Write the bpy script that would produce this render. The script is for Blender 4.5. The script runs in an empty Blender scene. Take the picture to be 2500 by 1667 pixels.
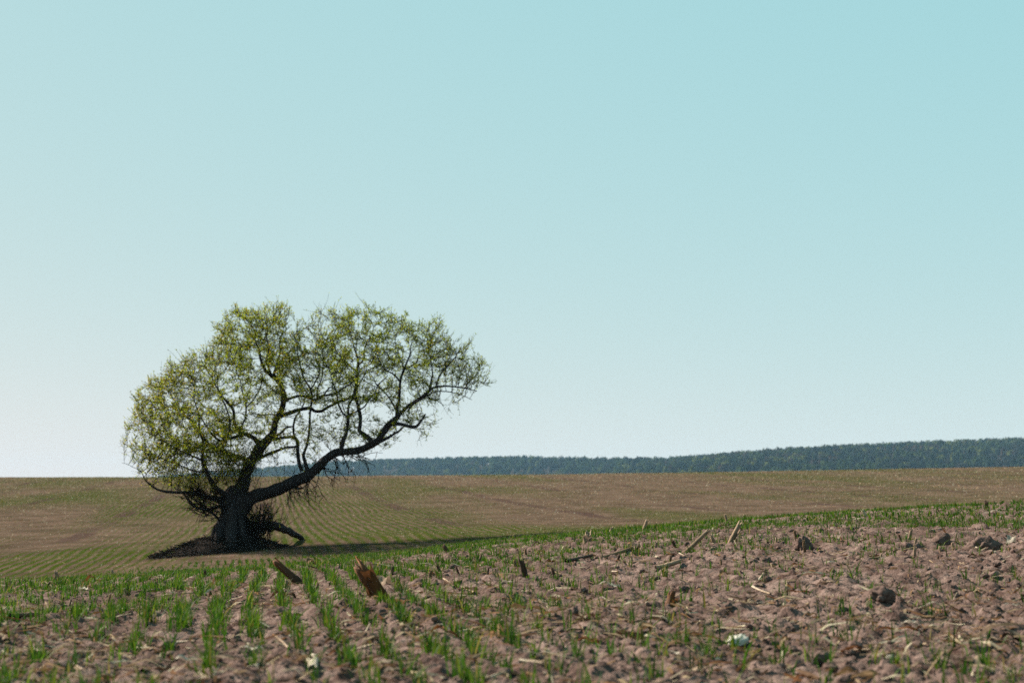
import bpy, math
import numpy as np

# ------------------------------------------------------------------ camera, sky, sun, exposure
SC = bpy.context.scene
COL = SC.collection
FPX = 3472.0                      # focal length in photograph pixels (50 mm on 36 mm, 2500 px)
PITCH = math.atan((1230 - 833.5) / FPX)
H = 0.43                          # eye height above the soil

cam_d = bpy.data.cameras.new('camera')
cam_d.lens = 50; cam_d.sensor_width = 36
cam_d.clip_start = 0.05; cam_d.clip_end = 9000
cam_d.dof.use_dof = True
cam_d.dof.focus_distance = 10.0
cam_d.dof.aperture_fstop = 4.5
cam = bpy.data.objects.new('camera', cam_d); COL.objects.link(cam)
cam.location = (0, 0, H); cam.rotation_euler = (math.pi/2 + PITCH, 0, 0)
SC.camera = cam

EXPO = 1.7                        # exposed a little brighter, as the pale sky of the photograph is
SUN_EL = math.radians(36); SUN_AZ = math.radians(-57)     # azimuth from +Y, negative = to the left
w = bpy.data.worlds.new('World'); SC.world = w; w.use_nodes = True
nt = w.node_tree; nt.nodes.clear()
sky = nt.nodes.new('ShaderNodeTexSky'); sky.sky_type = 'NISHITA'; sky.sun_disc = False
sky.sun_elevation = SUN_EL; sky.sun_rotation = SUN_AZ
sky.altitude = 200; sky.air_density = 1.0; sky.dust_density = 0.3; sky.ozone_density = 1.0
SKY_K = 0.105
bg = nt.nodes.new('ShaderNodeBackground'); bg.inputs[1].default_value = SKY_K
wo = nt.nodes.new('ShaderNodeOutputWorld')
sep = nt.nodes.new('ShaderNodeSeparateColor'); cmb = nt.nodes.new('ShaderNodeCombineColor')
nt.links.new(sky.outputs[0], sep.inputs[0])
# the photograph's faded film tone: one power curve per channel over the whole sky
for ch, (g_, k_) in enumerate(((0.44, 0.795), (0.11, 0.765), (0.06, 0.74))):
    p_ = nt.nodes.new('ShaderNodeMath'); p_.operation = 'POWER'; p_.inputs[1].default_value = g_
    m_ = nt.nodes.new('ShaderNodeMath'); m_.operation = 'MULTIPLY'; m_.inputs[1].default_value = k_*SKY_K**(g_-1)/2**EXPO
    nt.links.new(sep.outputs[ch], p_.inputs[0]); nt.links.new(p_.outputs[0], m_.inputs[0]); nt.links.new(m_.outputs[0], cmb.inputs[ch])
nt.links.new(cmb.outputs[0], bg.inputs[0]); nt.links.new(bg.outputs[0], wo.inputs[0])

sd = bpy.data.lights.new('sun', 'SUN'); sd.energy = 4.6; sd.angle = math.radians(0.53); sd.color = (1.0, 0.90, 0.76)
so = bpy.data.objects.new('sun', sd); COL.objects.link(so)
from mathutils import Vector, Matrix
SUN_DIR = Vector((math.sin(SUN_AZ)*math.cos(SUN_EL), math.cos(SUN_AZ)*math.cos(SUN_EL), math.sin(SUN_EL)))
so.rotation_euler = SUN_DIR.to_track_quat('Z', 'Y').to_euler(); so.location = (-20, 10, 30)

SC.view_settings.view_transform = 'Standard'; SC.view_settings.look = 'None'
SC.view_settings.exposure = EXPO; SC.view_settings.gamma = 1.0; SC.view_settings.use_curve_mapping = False
SC.render.engine = 'CYCLES'
SC.cycles.use_denoising = False; SC.cycles.use_adaptive_sampling = False; SC.cycles.sample_clamp_direct = 0.3; SC.cycles.sample_clamp_indirect = 0.3
SC.cycles.max_bounces = 6; SC.cycles.diffuse_bounces = 3; SC.cycles.transmission_bounces = 4; SC.cycles.volume_bounces = 1

rng = np.random.default_rng(7)

# ------------------------------------------------------------------ helpers
def tag(o, label=None, cat=None, group=None, kind=None):
    if label: o['label'] = label
    if cat: o['category'] = cat
    if group: o['group'] = group
    if kind: o['kind'] = kind
    return o

def mk_mesh(name, verts, tris=None, quads=None, smooth=False, col=None, attrs=None):
    me = bpy.data.meshes.new(name)
    verts = np.asarray(verts, np.float32)
    nt_ = 0 if tris is None else len(tris); nq = 0 if quads is None else len(quads)
    idx = []; starts = []; tot = []
    if nt_:
        t = np.asarray(tris, np.int32); idx.append(t.ravel()); starts.append(np.arange(nt_, dtype=np.int32)*3); tot.append(np.full(nt_, 3, np.int32))
    if nq:
        q = np.asarray(quads, np.int32); idx.append(q.ravel()); starts.append(nt_*3 + np.arange(nq, dtype=np.int32)*4); tot.append(np.full(nq, 4, np.int32))
    idx = np.concatenate(idx); starts = np.concatenate(starts); tot = np.concatenate(tot)
    me.vertices.add(len(verts)); me.vertices.foreach_set('co', verts.ravel())
    me.loops.add(len(idx)); me.loops.foreach_set('vertex_index', idx)
    me.polygons.add(len(starts)); me.polygons.foreach_set('loop_start', starts); me.polygons.foreach_set('loop_total', tot)
    me.polygons.foreach_set('use_smooth', np.full(len(starts), bool(smooth)))
    me.update(calc_edges=True)
    if col is not None:
        a = me.color_attributes.new('col', 'FLOAT_COLOR', 'POINT')
        c = np.ones((len(verts), 4), np.float32); c[:, :3] = col
        a.data.foreach_set('color', c.ravel())
    for k, v in (attrs or {}).items():
        a = me.attributes.new(k, 'FLOAT', 'POINT'); a.data.foreach_set('value', np.asarray(v, np.float32))
    return me

def mk_obj(name, me, mat=None, parent=None, loc=None):
    o = bpy.data.objects.new(name, me); COL.objects.link(o)
    if mat: me.materials.append(mat)
    if parent: o.parent = parent
    if loc is not None: o.location = loc
    return o

def empty(name, loc=(0, 0, 0)):
    o = bpy.data.objects.new(name, None); COL.objects.link(o); o.location = loc; o.empty_display_size = 0.1
    return o

def hsh(ix, iy, seed):
    h = (ix.astype(np.int64)*374761393 + iy.astype(np.int64)*668265263 + seed*1442695041) & 0xFFFFFFFF
    h = ((h ^ (h >> 13))*1274126177) & 0xFFFFFFFF
    h = ((h ^ (h >> 16))*2246822519) & 0xFFFFFFFF
    return ((h ^ (h >> 15)) & 0xFFFFFF)/float(0xFFFFFF)

def vnoise(x, y, seed=0):
    ix = np.floor(x); iy = np.floor(y); fx = x-ix; fy = y-iy
    fx = fx*fx*fx*(fx*(fx*6-15)+10); fy = fy*fy*fy*(fy*(fy*6-15)+10)
    a = hsh(ix, iy, seed); b = hsh(ix+1, iy, seed); c = hsh(ix, iy+1, seed); d = hsh(ix+1, iy+1, seed)
    return (a+(b-a)*fx)*(1-fy)+(c+(d-c)*fx)*fy

def fbm(x, y, o=4, seed=0):
    s = 0; a = 0.5; t = 0
    for i in range(o):
        s = s + a*vnoise(x*2**i + 17.3*i, y*2**i - 9.1*i, seed+i); t += a; a *= 0.5
    return s/t

def clods(x, y, cell, seed, dens=0.6):
    """bumps shaped like half-sunk lumps, height in cell units"""
    X = x/cell; Y = y/cell; ix = np.floor(X); iy = np.floor(Y); out = np.zeros_like(X)
    for dx in (-1, 0, 1):
        for dy in (-1, 0, 1):
            cx = ix+dx; cy = iy+dy
            px = cx+0.15+0.7*hsh(cx, cy, seed); py = cy+0.15+0.7*hsh(cx, cy, seed+1)
            r = 0.18+0.5*hsh(cx, cy, seed+2)**1.6
            on = hsh(cx, cy, seed+3) < dens
            an = 6.283*hsh(cx, cy, seed+5); k = 0.6+0.8*hsh(cx, cy, seed+4); ca, sa = np.cos(an), np.sin(an)
            ex = np.abs((X-px)*ca+(Y-py)*sa)*k; ey = np.abs((Y-py)*ca-(X-px)*sa)/k
            q = np.maximum(np.maximum(ex, ey), (ex+ey)*0.74)/r                # a rough many-sided outline
            top = 0.55+0.45*((X-px)*sa-(Y-py)*ca)/r                         # tops lie at a slant
            h = np.where(on & (q < 1), r*np.minimum(1.0, (1-q)*2.2)*np.clip(top, 0.25, 1), 0)
            out = np.maximum(out, h)
    return out

# ------------------------------------------------------------------ pixel <-> world
def ray(px, py):
    a = (np.asarray(px, float)-1250)/FPX; b = -(np.asarray(py, float)-833.5)/FPX
    s, c = math.sin(PITCH), math.cos(PITCH)
    y = c-b*s
    return a/y, (s+b*c)/y             # x and z per metre of depth
def unproj(px, py, Y):
    u, t = ray(px, py)
    return np.stack([u*Y, np.zeros_like(u*Y)+Y, t*Y+H], -1)

# ------------------------------------------------------------------ terrain
def pchip(x, y, xq):
    x = np.asarray(x, float); y = np.asarray(y, float)
    h = np.diff(x); d = np.diff(y)/h; m = np.zeros_like(y)
    for i in range(1, len(x)-1):
        if d[i-1]*d[i] > 0:
            w1 = 2*h[i]+h[i-1]; w2 = h[i]+2*h[i-1]; m[i] = (w1+w2)/(w1/d[i-1]+w2/d[i])
    m[0] = d[0]; m[-1] = d[-1]
    k = np.clip(np.searchsorted(x, xq)-1, 0, len(x)-2); t = (xq-x[k])/h[k]
    return ((1+2*t)*(1-t)**2*y[k]+t*(1-t)**2*h[k]*m[k]+t*t*(3-2*t)*y[k+1]+t*t*(t-1)*h[k]*m[k+1])

COLS = [-1500, 0, 600, 900, 1250, 1900, 2500, 4000]
NEAR = {
 -1500: [(3.4,1667),(4.5,1572),(6,1505),(8,1462),(10,1445),(14,1455),(20,1465),(26,1450),(30,1415),(36,1370),(45,1315),(60,1252),(80,1205),(100,1178),(115,1167),(125,1165),(160,1168)],
 0:     [(3.4,1667),(4.5,1562),(6,1488),(8,1438),(10,1418),(14,1423),(20,1430),(26,1416),(30,1388),(36,1347),(45,1300),(60,1245),(80,1203),(100,1177),(115,1167),(125,1165),(160,1168)],
 600:   [(3.4,1667),(4.5,1548),(6,1467),(8,1416),(10,1398),(12,1395),(14,1393),(20,1387),(26,1366),(28,1355),(30,1343),(33,1328),(36,1316),(45,1285),(60,1240),(80,1202),(100,1177),(115,1167),(125,1164),(160,1168)],
 900:   [(3.4,1667),(4.5,1542),(6,1455),(8,1393),(10,1372),(12,1367),(14,1365),(20,1361),(26,1350),(29,1330),(31,1316),(34,1304),(38,1294),(45,1275),(60,1236),(80,1199),(100,1174),(115,1164),(125,1162),(160,1166)],
 1250:  [(3.4,1667),(4.5,1537),(6,1442),(8,1371),(10,1344),(12,1334),(14,1329),(16,1326),(20,1322),(25,1315),(28,1308),(31,1299),(36,1289),(45,1266),(60,1231),(80,1196),(100,1172),(115,1162),(125,1159),(160,1163)],
 1900:  [(3.4,1667),(4.5,1531),(6,1424),(8,1342),(10,1303),(12,1284),(14,1270),(16,1263),(20,1264),(26,1269),(36,1272),(45,1256),(60,1222),(80,1187),(100,1164),(115,1153),(125,1150),(160,1154)],
 2500:  [(3.4,1667),(4.5,1529),(6,1414),(8,1340),(10,1303),(12,1276),(14,1250),(16,1236),(18,1230),(20,1231),(26,1240),(36,1250),(45,1238),(60,1208),(80,1174),(100,1152),(115,1142),(125,1139),(160,1143)],
 4000:  [(3.4,1667),(4.5,1528),(6,1410),(8,1335),(10,1290),(12,1255),(14,1225),(16,1208),(18,1202),(20,1204),(26,1215),(36,1225),(45,1215),(60,1190),(80,1158),(100,1135),(115,1125),(125,1122),(160,1126)],
}
RIDGE_PY = {-1500: 1205, 0: 1188, 600: 1143, 900: 1120, 1250: 1111, 1900: 1092, 2500: 1066, 4000: 1030}
def edge_of(px): return np.interp(px, [600, 1200, 1700], [1750, 1600, 1150])
NL = 700
LD = np.linspace(math.log(3.4), math.log(3000), NL)
cu = np.linspace(-1500, 4000, 221)
tab = []
for c in COLS:
    ds = [p[0] for p in NEAR[c]]; ts = [ray(c, p[1])[1] for p in NEAR[c]]
    e = float(edge_of(c)); rt = ray(c, RIDGE_PY[c])[1]
    zr = rt*(e+480)-12
    ds += [300, 700, e-50, e+480, 2600, 3000]
    ts += [1.0/300, 4.0/700, (4+0.20*max(zr, 5))/(e-50), zr/(e+480), max(zr-6, 2)/2600, max(zr-14, 1)/3000]
    tab.append(pchip(np.log(ds), ts, LD))
tab = np.array(tab)
fine = np.array([pchip(COLS, tab[:, j], cu) for j in range(NL)]).T      # columns x distance
for _ in range(3):                                                      # soften the crease lines across the columns
    fine[1:-1] = (fine[:-2]+2*fine[1:-1]+fine[2:])/4

def base_h(x, y):
    x = np.asarray(x, float); y = np.asarray(y, float)
    ang = np.arctan2(x, y); r = np.hypot(x, y)
    angc = np.clip(ang, -0.66, 0.66)
    d = np.maximum(r*np.cos(angc), 1e-3)
    dd = np.clip(d, 3.4, 2999)
    px = 1250+FPX*np.tan(angc)*math.cos(PITCH)
    fi = np.clip((px+1500)/25.0, 0, 219.999); fj = np.clip((np.log(dd)-LD[0])/(LD[1]-LD[0]), 0, NL-1.001)
    i = fi.astype(int); j = fj.astype(int); a = fi-i; b = fj-j
    t = (fine[i, j]*(1-a)+fine[i+1, j]*a)*(1-b)+(fine[i, j+1]*(1-a)+fine[i+1, j+1]*a)*b
    return t*dd+H

ROWA = math.atan(600/FPX)
def rowc(x, y):                     # coordinate across the drill rows / along them
    return x*math.cos(ROWA)+y*math.sin(ROWA), -x*math.sin(ROWA)+y*math.cos(ROWA)

def detail_h(x, y):
    r = np.hypot(x, y)
    f = np.clip((26-r)/10, 0, 1)
    rough = 0.55+0.75*np.clip(0.5+0.16*x+0.5*(fbm(x*0.5, y*0.5, 2, 90)-0.5)*2, 0, 1)      # rougher to the right
    h = (fbm(x*1.7, y*1.7, 2, 5)-0.5)*0.05
    wx = x+0.05*(fbm(x*7, y*7, 3, 12)-0.5); wy = y+0.05*(fbm(x*7, y*7, 3, 19)-0.5)
    rid = 1-np.abs(2*fbm(x*13, y*13, 3, 31)-1)
    h = h+(rid-0.72)*0.028*rough
    h = h+clods(wx, wy, 0.15, 40, 0.30)*0.15*0.30*rough
    h = h+clods(wx, wy, 0.060, 50, 0.6)*0.060*0.60*rough
    h = h+clods(wx, wy, 0.030, 60, 0.65)*0.030*0.75
    h = h+(fbm(x*60, y*60, 2, 77)-0.5)*0.011*rough-0.022
    s, l = rowc(x, y)
    h = h-0.006*np.cos(s/0.125*2*math.pi)
    far = (fbm(x*0.35, y*0.35, 3, 8)-0.5)*0.10*np.clip((r-12)/15, 0, 1)*np.clip((400-r)/200, 0, 1)
    return h*f+far
def height(x, y):
    return base_h(x, y)+detail_h(np.asarray(x, float), np.asarray(y, float))

def ground_hit(px, py, smooth=True):
    u, t = ray(px, py)
    d = np.exp(np.linspace(math.log(2.2), math.log(140), 900))
    hz = base_h(u*d, d) if smooth else height(u*d, d)
    k = np.argmax(t*d+H < hz)
    if k == 0: k = 899
    d0 = d[k]
    return np.array([u*d0, d0, float(height(np.array([u*d0]), np.array([d0]))[0])])

# ------------------------------------------------------------------ materials
ALB = 0.74                        # one reflectance scale for all colours below, set with the exposure
class NT:
    def __init__(s, name):
        s.m = bpy.data.materials.new(name); s.m.use_nodes = True; s.t = s.m.node_tree; s.t.nodes.clear()
        s.out = s.n('OutputMaterial')
    def n(s, ty, **kw):
        nd = s.t.nodes.new('ShaderNode'+ty)
        for k, v in kw.items(): setattr(nd, k, v)
        return nd
    def l(s, a, b): s.t.links.new(a, b)
    def val(s, sock, v):
        if hasattr(v, 'is_linked') or hasattr(v, 'links'): s.l(v, sock)
        else: sock.default_value = v
    def mix(s, f, a, b, mode='MIX'):
        nd = s.n('Mix', data_type='RGBA', blend_type=mode)
        s.val(nd.inputs[0], f)
        for i, v in ((6, a), (7, b)):
            if isinstance(v, tuple): nd.inputs[i].default_value = (*v, 1)
            else: s.l(v, nd.inputs[i])
        return nd.outputs[2]
    def math(s, op, a, b=0.0, clamp=False):
        nd = s.n('Math', operation=op, use_clamp=clamp); s.val(nd.inputs[0], a); s.val(nd.inputs[1], b); return nd.outputs[0]
    def noise(s, vec, scale, detail=3, rough=0.55):
        nd = s.n('TexNoise'); nd.inputs['Scale'].default_value = scale; nd.inputs['Detail'].default_value = detail; nd.inputs['Roughness'].default_value = rough
        if vec is not None: s.l(vec, nd.inputs['Vector'])
        return nd.outputs[0]
    def ramp(s, f, a, b):
        nd = s.n('MapRange'); nd.interpolation_type = 'SMOOTHSTEP'; nd.inputs[1].default_value = a; nd.inputs[2].default_value = b
        s.l(f, nd.inputs[0]); return nd.outputs[0]
    def bump(s, h, strength, dist, nrm=None):
        nd = s.n('Bump'); nd.inputs['Strength'].default_value = strength; nd.inputs['Distance'].default_value = dist; s.l(h, nd.inputs['Height'])
        if nrm is not None: s.l(nrm, nd.inputs['Normal'])
        return nd.outputs[0]
    def prin(s, col, rough=0.9, nrm=None, spec=0.2):
        col = s.mix(1.0, col, (ALB, ALB, ALB), 'MULTIPLY')
        p = s.n('BsdfPrincipled')
        if isinstance(col, tuple): p.inputs['Base Color'].default_value = (*col, 1)
        else: s.l(col, p.inputs['Base Color'])
        p.inputs['Roughness'].default_value = rough; p.inputs['Specular IOR Level'].default_value = spec
        if nrm is not None: s.l(nrm, p.inputs['Normal'])
        s.l(p.outputs[0], s.out.inputs[0]); return p

def mat_ground():
    s = NT('field_soil')
    g = s.n('NewGeometry'); P = g.outputs['Position']
    at = lambda n: s.n('Attribute', attribute_name=n).outputs['Fac']
    n1 = s.noise(P, 1.3, 4); n2 = s.noise(P, 14, 4, 0.65); n3 = s.noise(P, 70, 3, 0.6)
    c = s.mix(s.ramp(n2, 0.3, 0.7), (0.060, 0.037, 0.032), (0.232, 0.163, 0.142))
    c = s.mix(s.ramp(n1, 0.42, 0.62), c, s.mix(0.6, c, (0.078, 0.049, 0.042)))
    c = s.mix(s.math('MULTIPLY', s.ramp(n3, 0.62, 0.72), 0.55), c, (0.30, 0.22, 0.185))
    c = s.mix(s.math('MULTIPLY', s.ramp(n3, 0.40, 0.28), 0.6), c, (0.030, 0.018, 0.015))
    c = s.mix(s.math('MULTIPLY', at('far'), 0.75), c, s.mix(s.ramp(s.noise(P, 0.6, 4, 0.7), 0.35, 0.65), (0.048, 0.034, 0.021), (0.118, 0.077, 0.057)))
    # far drill rows: the young crop seen from too far away to part its blades
    sep = s.n('SeparateXYZ'); s.l(P, sep.inputs[0])
    wob = s.math('MULTIPLY', s.math('SUBTRACT', s.noise(P, 0.25, 2), 0.5), 0.30)
    rc = s.math('ADD', s.math('ADD', s.math('MULTIPLY', sep.outputs[0], math.cos(ROWA)), s.math('MULTIPLY', sep.outputs[1], math.sin(ROWA))), wob)
    st = s.math('COSINE', s.math('MULTIPLY', rc, 2*math.pi/0.25))
    st = s.math('ADD', s.math('MULTIPLY', s.math('MULTIPLY', st, s.ramp(s.noise(P, 0.09, 2), 0.30, 0.52)), 0.50), 0.5)
    pn = s.ramp(s.noise(P, 2.6, 4, 0.7), 0.33, 0.67)
    gm = s.math('MULTIPLY', s.math('MULTIPLY', at('green'), st), s.math('ADD', s.math('MULTIPLY', pn, 1.0), 0.45), clamp=True)
    gc = s.mix(pn, (0.022, 0.050, 0.006), (0.048, 0.058, 0.010))
    c = s.mix(gm, c, gc)
    # wheel tracks of the drill
    tr = s.math('COSINE', s.math('MULTIPLY', rc, 2*math.pi/5.3))
    tr = s.math('MULTIPLY', s.math('MULTIPLY', s.ramp(tr, 0.90, 0.98), at('track')), s.ramp(s.noise(P, 0.16, 2), 0.42, 0.58))
    c = s.mix(s.math('MULTIPLY', tr, 0.9), c, (0.060, 0.038, 0.033))
    # straw crumbs too far away to part
    v = s.noise(P, 16, 2, 0.7)
    c = s.mix(s.math('MULTIPLY', s.ramp(v, 0.66, 0.72), s.math('MULTIPLY', at('far'), 0.75)), c, (0.20, 0.15, 0.11))
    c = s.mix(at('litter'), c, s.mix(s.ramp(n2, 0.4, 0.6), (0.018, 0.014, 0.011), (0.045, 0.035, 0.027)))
    b = s.bump(n3, 0.9, 0.012); b = s.bump(s.noise(P, 220, 2, 0.7), 0.7, 0.004, b)
    s.prin(c, 1.0, b, 0.0)
    return s.m

def mat_col(name, rough=0.8, trans=0.0, TR=1.0, *, bumpscale=0, dist=0.002, spec=0.2, vary=0.25, vscale=30):
    """colour comes from the 'col' attribute of each piece, varied by noise; optional light through thin tissue"""
    s = NT(name)
    a = s.n('Attribute', attribute_name='col').outputs['Color']
    tc = s.n('NewGeometry').outputs['Position']
    n = s.noise(tc, vscale, 3)
    c = s.mix(vary, a, s.mix(1.0, a, s.mix(s.ramp(n, 0.3, 0.7), (0.35, 0.35, 0.35), (1.5, 1.5, 1.5)), 'MULTIPLY'))
    nr = s.bump(s.noise(tc, bumpscale, 3), 0.7, dist) if bumpscale else None
    p = s.prin(c, rough, nr, spec)
    if trans:
        t = s.n('BsdfTranslucent'); s.l(s.mix(1.0, c, (ALB*TR, ALB*TR, ALB*TR), 'MULTIPLY'), t.inputs[0])
        mx = s.n('MixShader'); mx.inputs[0].default_value = trans
        s.l(p.outputs[0], mx.inputs[1]); s.l(t.outputs[0], mx.inputs[2]); s.l(mx.outputs[0], s.out.inputs[0])
    return s.m

def mat_bark():
    s = NT('willow_bark')
    tc = s.n('TexCoord').outputs['Object']
    mp = s.n('Mapping'); mp.inputs['Scale'].default_value = (1, 1, 0.35); s.l(tc, mp.inputs[0])
    n = s.noise(mp.outputs[0], 26, 4, 0.65); n2 = s.noise(tc, 2.0, 2)
    c = s.mix(s.ramp(n, 0.3, 0.7), (0.026, 0.024, 0.028), (0.075, 0.066, 0.068))
    c = s.mix(s.math('MULTIPLY', s.ramp(n2, 0.55, 0.75), 0.4), c, (0.040, 0.046, 0.030))
    s.prin(c, 1.0, s.bump(n, 1.0, 0.05), 0.0)
    return s.m

def mat_stalk():
    s = NT('dry_maize_stem')
    a = s.n('Attribute', attribute_name='col').outputs['Color']
    tc = s.n('TexCoord').outputs['Object']
    mp = s.n('Mapping'); mp.inputs['Scale'].default_value = (1, 1, 0.06); s.l(tc, mp.inputs[0])
    n = s.noise(mp.outputs[0], 420, 3, 0.7); n2 = s.noise(tc, 45, 3)
    c = s.mix(1.0, a, s.mix(s.ramp(n, 0.3, 0.7), (0.45, 0.40, 0.36), (1.45, 1.4, 1.3)), 'MULTIPLY')
    c = s.mix(s.math('MULTIPLY', s.ramp(n2, 0.52, 0.72), 0.6), c, (0.06, 0.035, 0.025))
    s.prin(c, 0.8, s.bump(n, 0.8, 0.003), 0.2)
    return s.m

M_ground = mat_ground()
M_grass = mat_col('young_crop_leaf', 0.6, 0.45, spec=0.08, vary=0.15)
M_leaf = mat_col('willow_leaf', 0.6, 0.55, 1.6, spec=0.08, vary=0.1, vscale=2)
M_straw = mat_col('dry_straw', 0.85, 0.25, spec=0.04, vary=0.35, vscale=60)
M_clod = mat_col('soil_clod', 0.95, bumpscale=90, dist=0.006, spec=0.0, vary=0.5, vscale=60)
M_stone = mat_col('pale_stone', 0.8, bumpscale=60, dist=0.003, spec=0.2, vary=0.25, vscale=50)
M_bark = mat_bark()
M_twig = mat_col('twig_bark', 0.9, spec=0.0, vary=0.3, vscale=3)
M_stalk = mat_stalk()
M_wood = mat_col('far_tree_crown', 0.9, 0.25, spec=0.0, vary=0.3, vscale=0.15)

# ------------------------------------------------------------------ the ground, one sheet out to the horizon
def px_of(x, y): return 1250+FPX*np.clip(x/np.maximum(y, 0.5), -1.2, 1.2)*math.cos(PITCH)

PATCH = []        # lush patches of the far crop: centre, radius across, radius along, strength
def patch(px, py, rx, ry, s):
    u, t = ray(px, py); d = np.exp(np.linspace(math.log(24), math.log(130), 800))
    k = np.argmax(t*d+H < base_h(u*d, d)); PATCH.append((u*d[k], d[k], rx, ry, s))
patch(60, 1222, 3.6, 9, 1.0); patch(150, 1352, 1.4, 1.6, 1.3); patch(300, 1355, 1.3, 1.3, 0.9); patch(40, 1385, 2.0, 1.8, 1.2)
patch(250, 1385, 1.4, 1.0, 0.5); patch(1080, 1296, 2.3, 2.6, 1.5); patch(1300, 1296, 3.0, 3.0, 1.3); patch(1500, 1285, 3.0, 3.0, .7); patch(780, 1312, 1.5, 1.8, 1.1); patch(330, 1235, 2.5, 5, 0.25)
def green_far(x, y):
    s, l = rowc(x, y)
    g = 0.10+0.85*np.clip((fbm(s*0.22, l*0.05, 3, 140)-0.36)*2.6, 0, 1)
    for (cx, cy, rx, ry, st) in PATCH:
        g = g+st*np.exp(-(((x-cx)/rx)**2+((y-cy)/ry)**2))
    return np.clip(g, 0, 1.5)
def green_near(x, y):
    """how thick the young crop stands near the camera, 0 to 1"""
    px = px_of(x, y); d = y
    g = np.interp(px, [-800, 300, 1000, 1350, 1700, 2500], [0.78, 0.88, 0.80, 0.52, 0.24, 0.20])
    g = np.where(d > 6.5, g+0.45*np.clip((d-6.5)/3, 0, 1)*np.interp(px, [300, 700, 1300, 1700], [0.3, 1, 0.6, 0]), g)
    strip = np.clip((d-np.interp(px, [1000, 1500, 1900, 2500], [13.5, 12.0, 11.4, 10.6]))/0.7, 0, 1)*np.interp(px, [900, 1200], [0.25, 1])
    g = np.maximum(g*np.where(d > 10.5, np.interp(px, [1300, 1700], [1, 0.6]), 1), strip*1.5)
    bare = np.clip((d-9.0)/0.6, 0, 1)*np.clip((12.5-d)/0.8, 0, 1)*np.interp(px, [800, 950, 1400, 1500], [0, 0.6, 0.6, 0])
    g = g*(1-bare)
    g = g*np.where(d > 13, np.interp(px, [1150, 1350], [0.85, 1]), 1)
    n = fbm(x*1.1, y*1.1, 3, 210)
    return np.clip(g*(0.25+1.5*np.clip((n-0.30)*2.2, 0, 1)), 0, 1.6)

TREE_Y = 30.0
tb = unproj(570, 1345, TREE_Y); TBX, TBY = float(tb[0]), float(tb[1]); TBZ = float(base_h(np.array([TBX]), np.array([TBY]))[0])

a1 = np.arange(-0.43, 0.4301, 0.0021)
a2 = np.arange(0.45, 0.95, 0.012); a3 = np.arange(0.97, math.pi, 0.06)
angs = np.concatenate([-a3[::-1], -a2[::-1], a1, a2, a3])
rr = [0.25]
while rr[-1] < 3000:
    r = rr[-1]
    k = 0.06 if r < 2.4 else 0.0030 if r < 12 else 0.006 if r < 24 else 0.014 if r < 150 else 0.045
    rr.append(r*(1+k))
rr = np.array(rr); na, nr = len(angs), len(rr)
A, R = np.meshgrid(angs, rr, indexing='ij')
X = R*np.sin(A); Y = R*np.cos(A)
Z = height(X.ravel(), Y.ravel()).reshape(X.shape)
V = np.stack([X.ravel(), Y.ravel(), Z.ravel()], -1)
I, J = np.meshgrid(np.arange(na), np.arange(nr-1), indexing='ij')
I2 = (I+1) % na
Q = np.stack([I*nr+J, I*nr+J+1, I2*nr+J+1, I2*nr+J], -1).reshape(-1, 4)[:, ::-1]
cen = len(V); V = np.vstack([V, [[0, 0, height(np.zeros(1), np.zeros(1))[0]]]])
T = np.stack([np.full(na, cen), (np.arange(na)+1) % na*nr, np.arange(na)*nr], -1)
vx, vy = V[:, 0], V[:, 1]; vr = np.hypot(vx, vy)
farm = np.clip((vr-18)/8, 0, 1)*np.clip((500-vr)/150, 0, 1)
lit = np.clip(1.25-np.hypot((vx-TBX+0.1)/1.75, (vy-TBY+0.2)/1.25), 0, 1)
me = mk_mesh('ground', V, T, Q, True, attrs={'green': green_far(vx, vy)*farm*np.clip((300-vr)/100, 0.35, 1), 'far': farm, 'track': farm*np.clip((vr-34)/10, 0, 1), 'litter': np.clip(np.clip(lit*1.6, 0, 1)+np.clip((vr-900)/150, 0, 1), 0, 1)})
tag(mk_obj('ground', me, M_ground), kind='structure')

# ------------------------------------------------------------------ geometry collectors
class MB:
    def __init__(s): s.v = []; s.t = []; s.q = []; s.c = []; s.n = 0
    def add(s, v, t=None, q=None, c=None):
        v = np.asarray(v, float).reshape(-1, 3)
        if t is not None and len(t): s.t.append(np.asarray(t)+s.n)
        if q is not None and len(q): s.q.append(np.asarray(q)+s.n)
        if c is not None: s.c.append(np.broadcast_to(np.asarray(c, float), (len(v), 3)))
        s.v.append(v); s.n += len(v)
    def mesh(s, name, smooth=False):
        return mk_mesh(name, np.concatenate(s.v), np.concatenate(s.t) if s.t else None, np.concatenate(s.q) if s.q else None, smooth, np.concatenate(s.c) if s.c else None)
    def build(s, name, mat, parent=None, smooth=False, loc=None):
        return mk_obj(name, s.mesh(name, smooth), mat, parent, loc)

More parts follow.
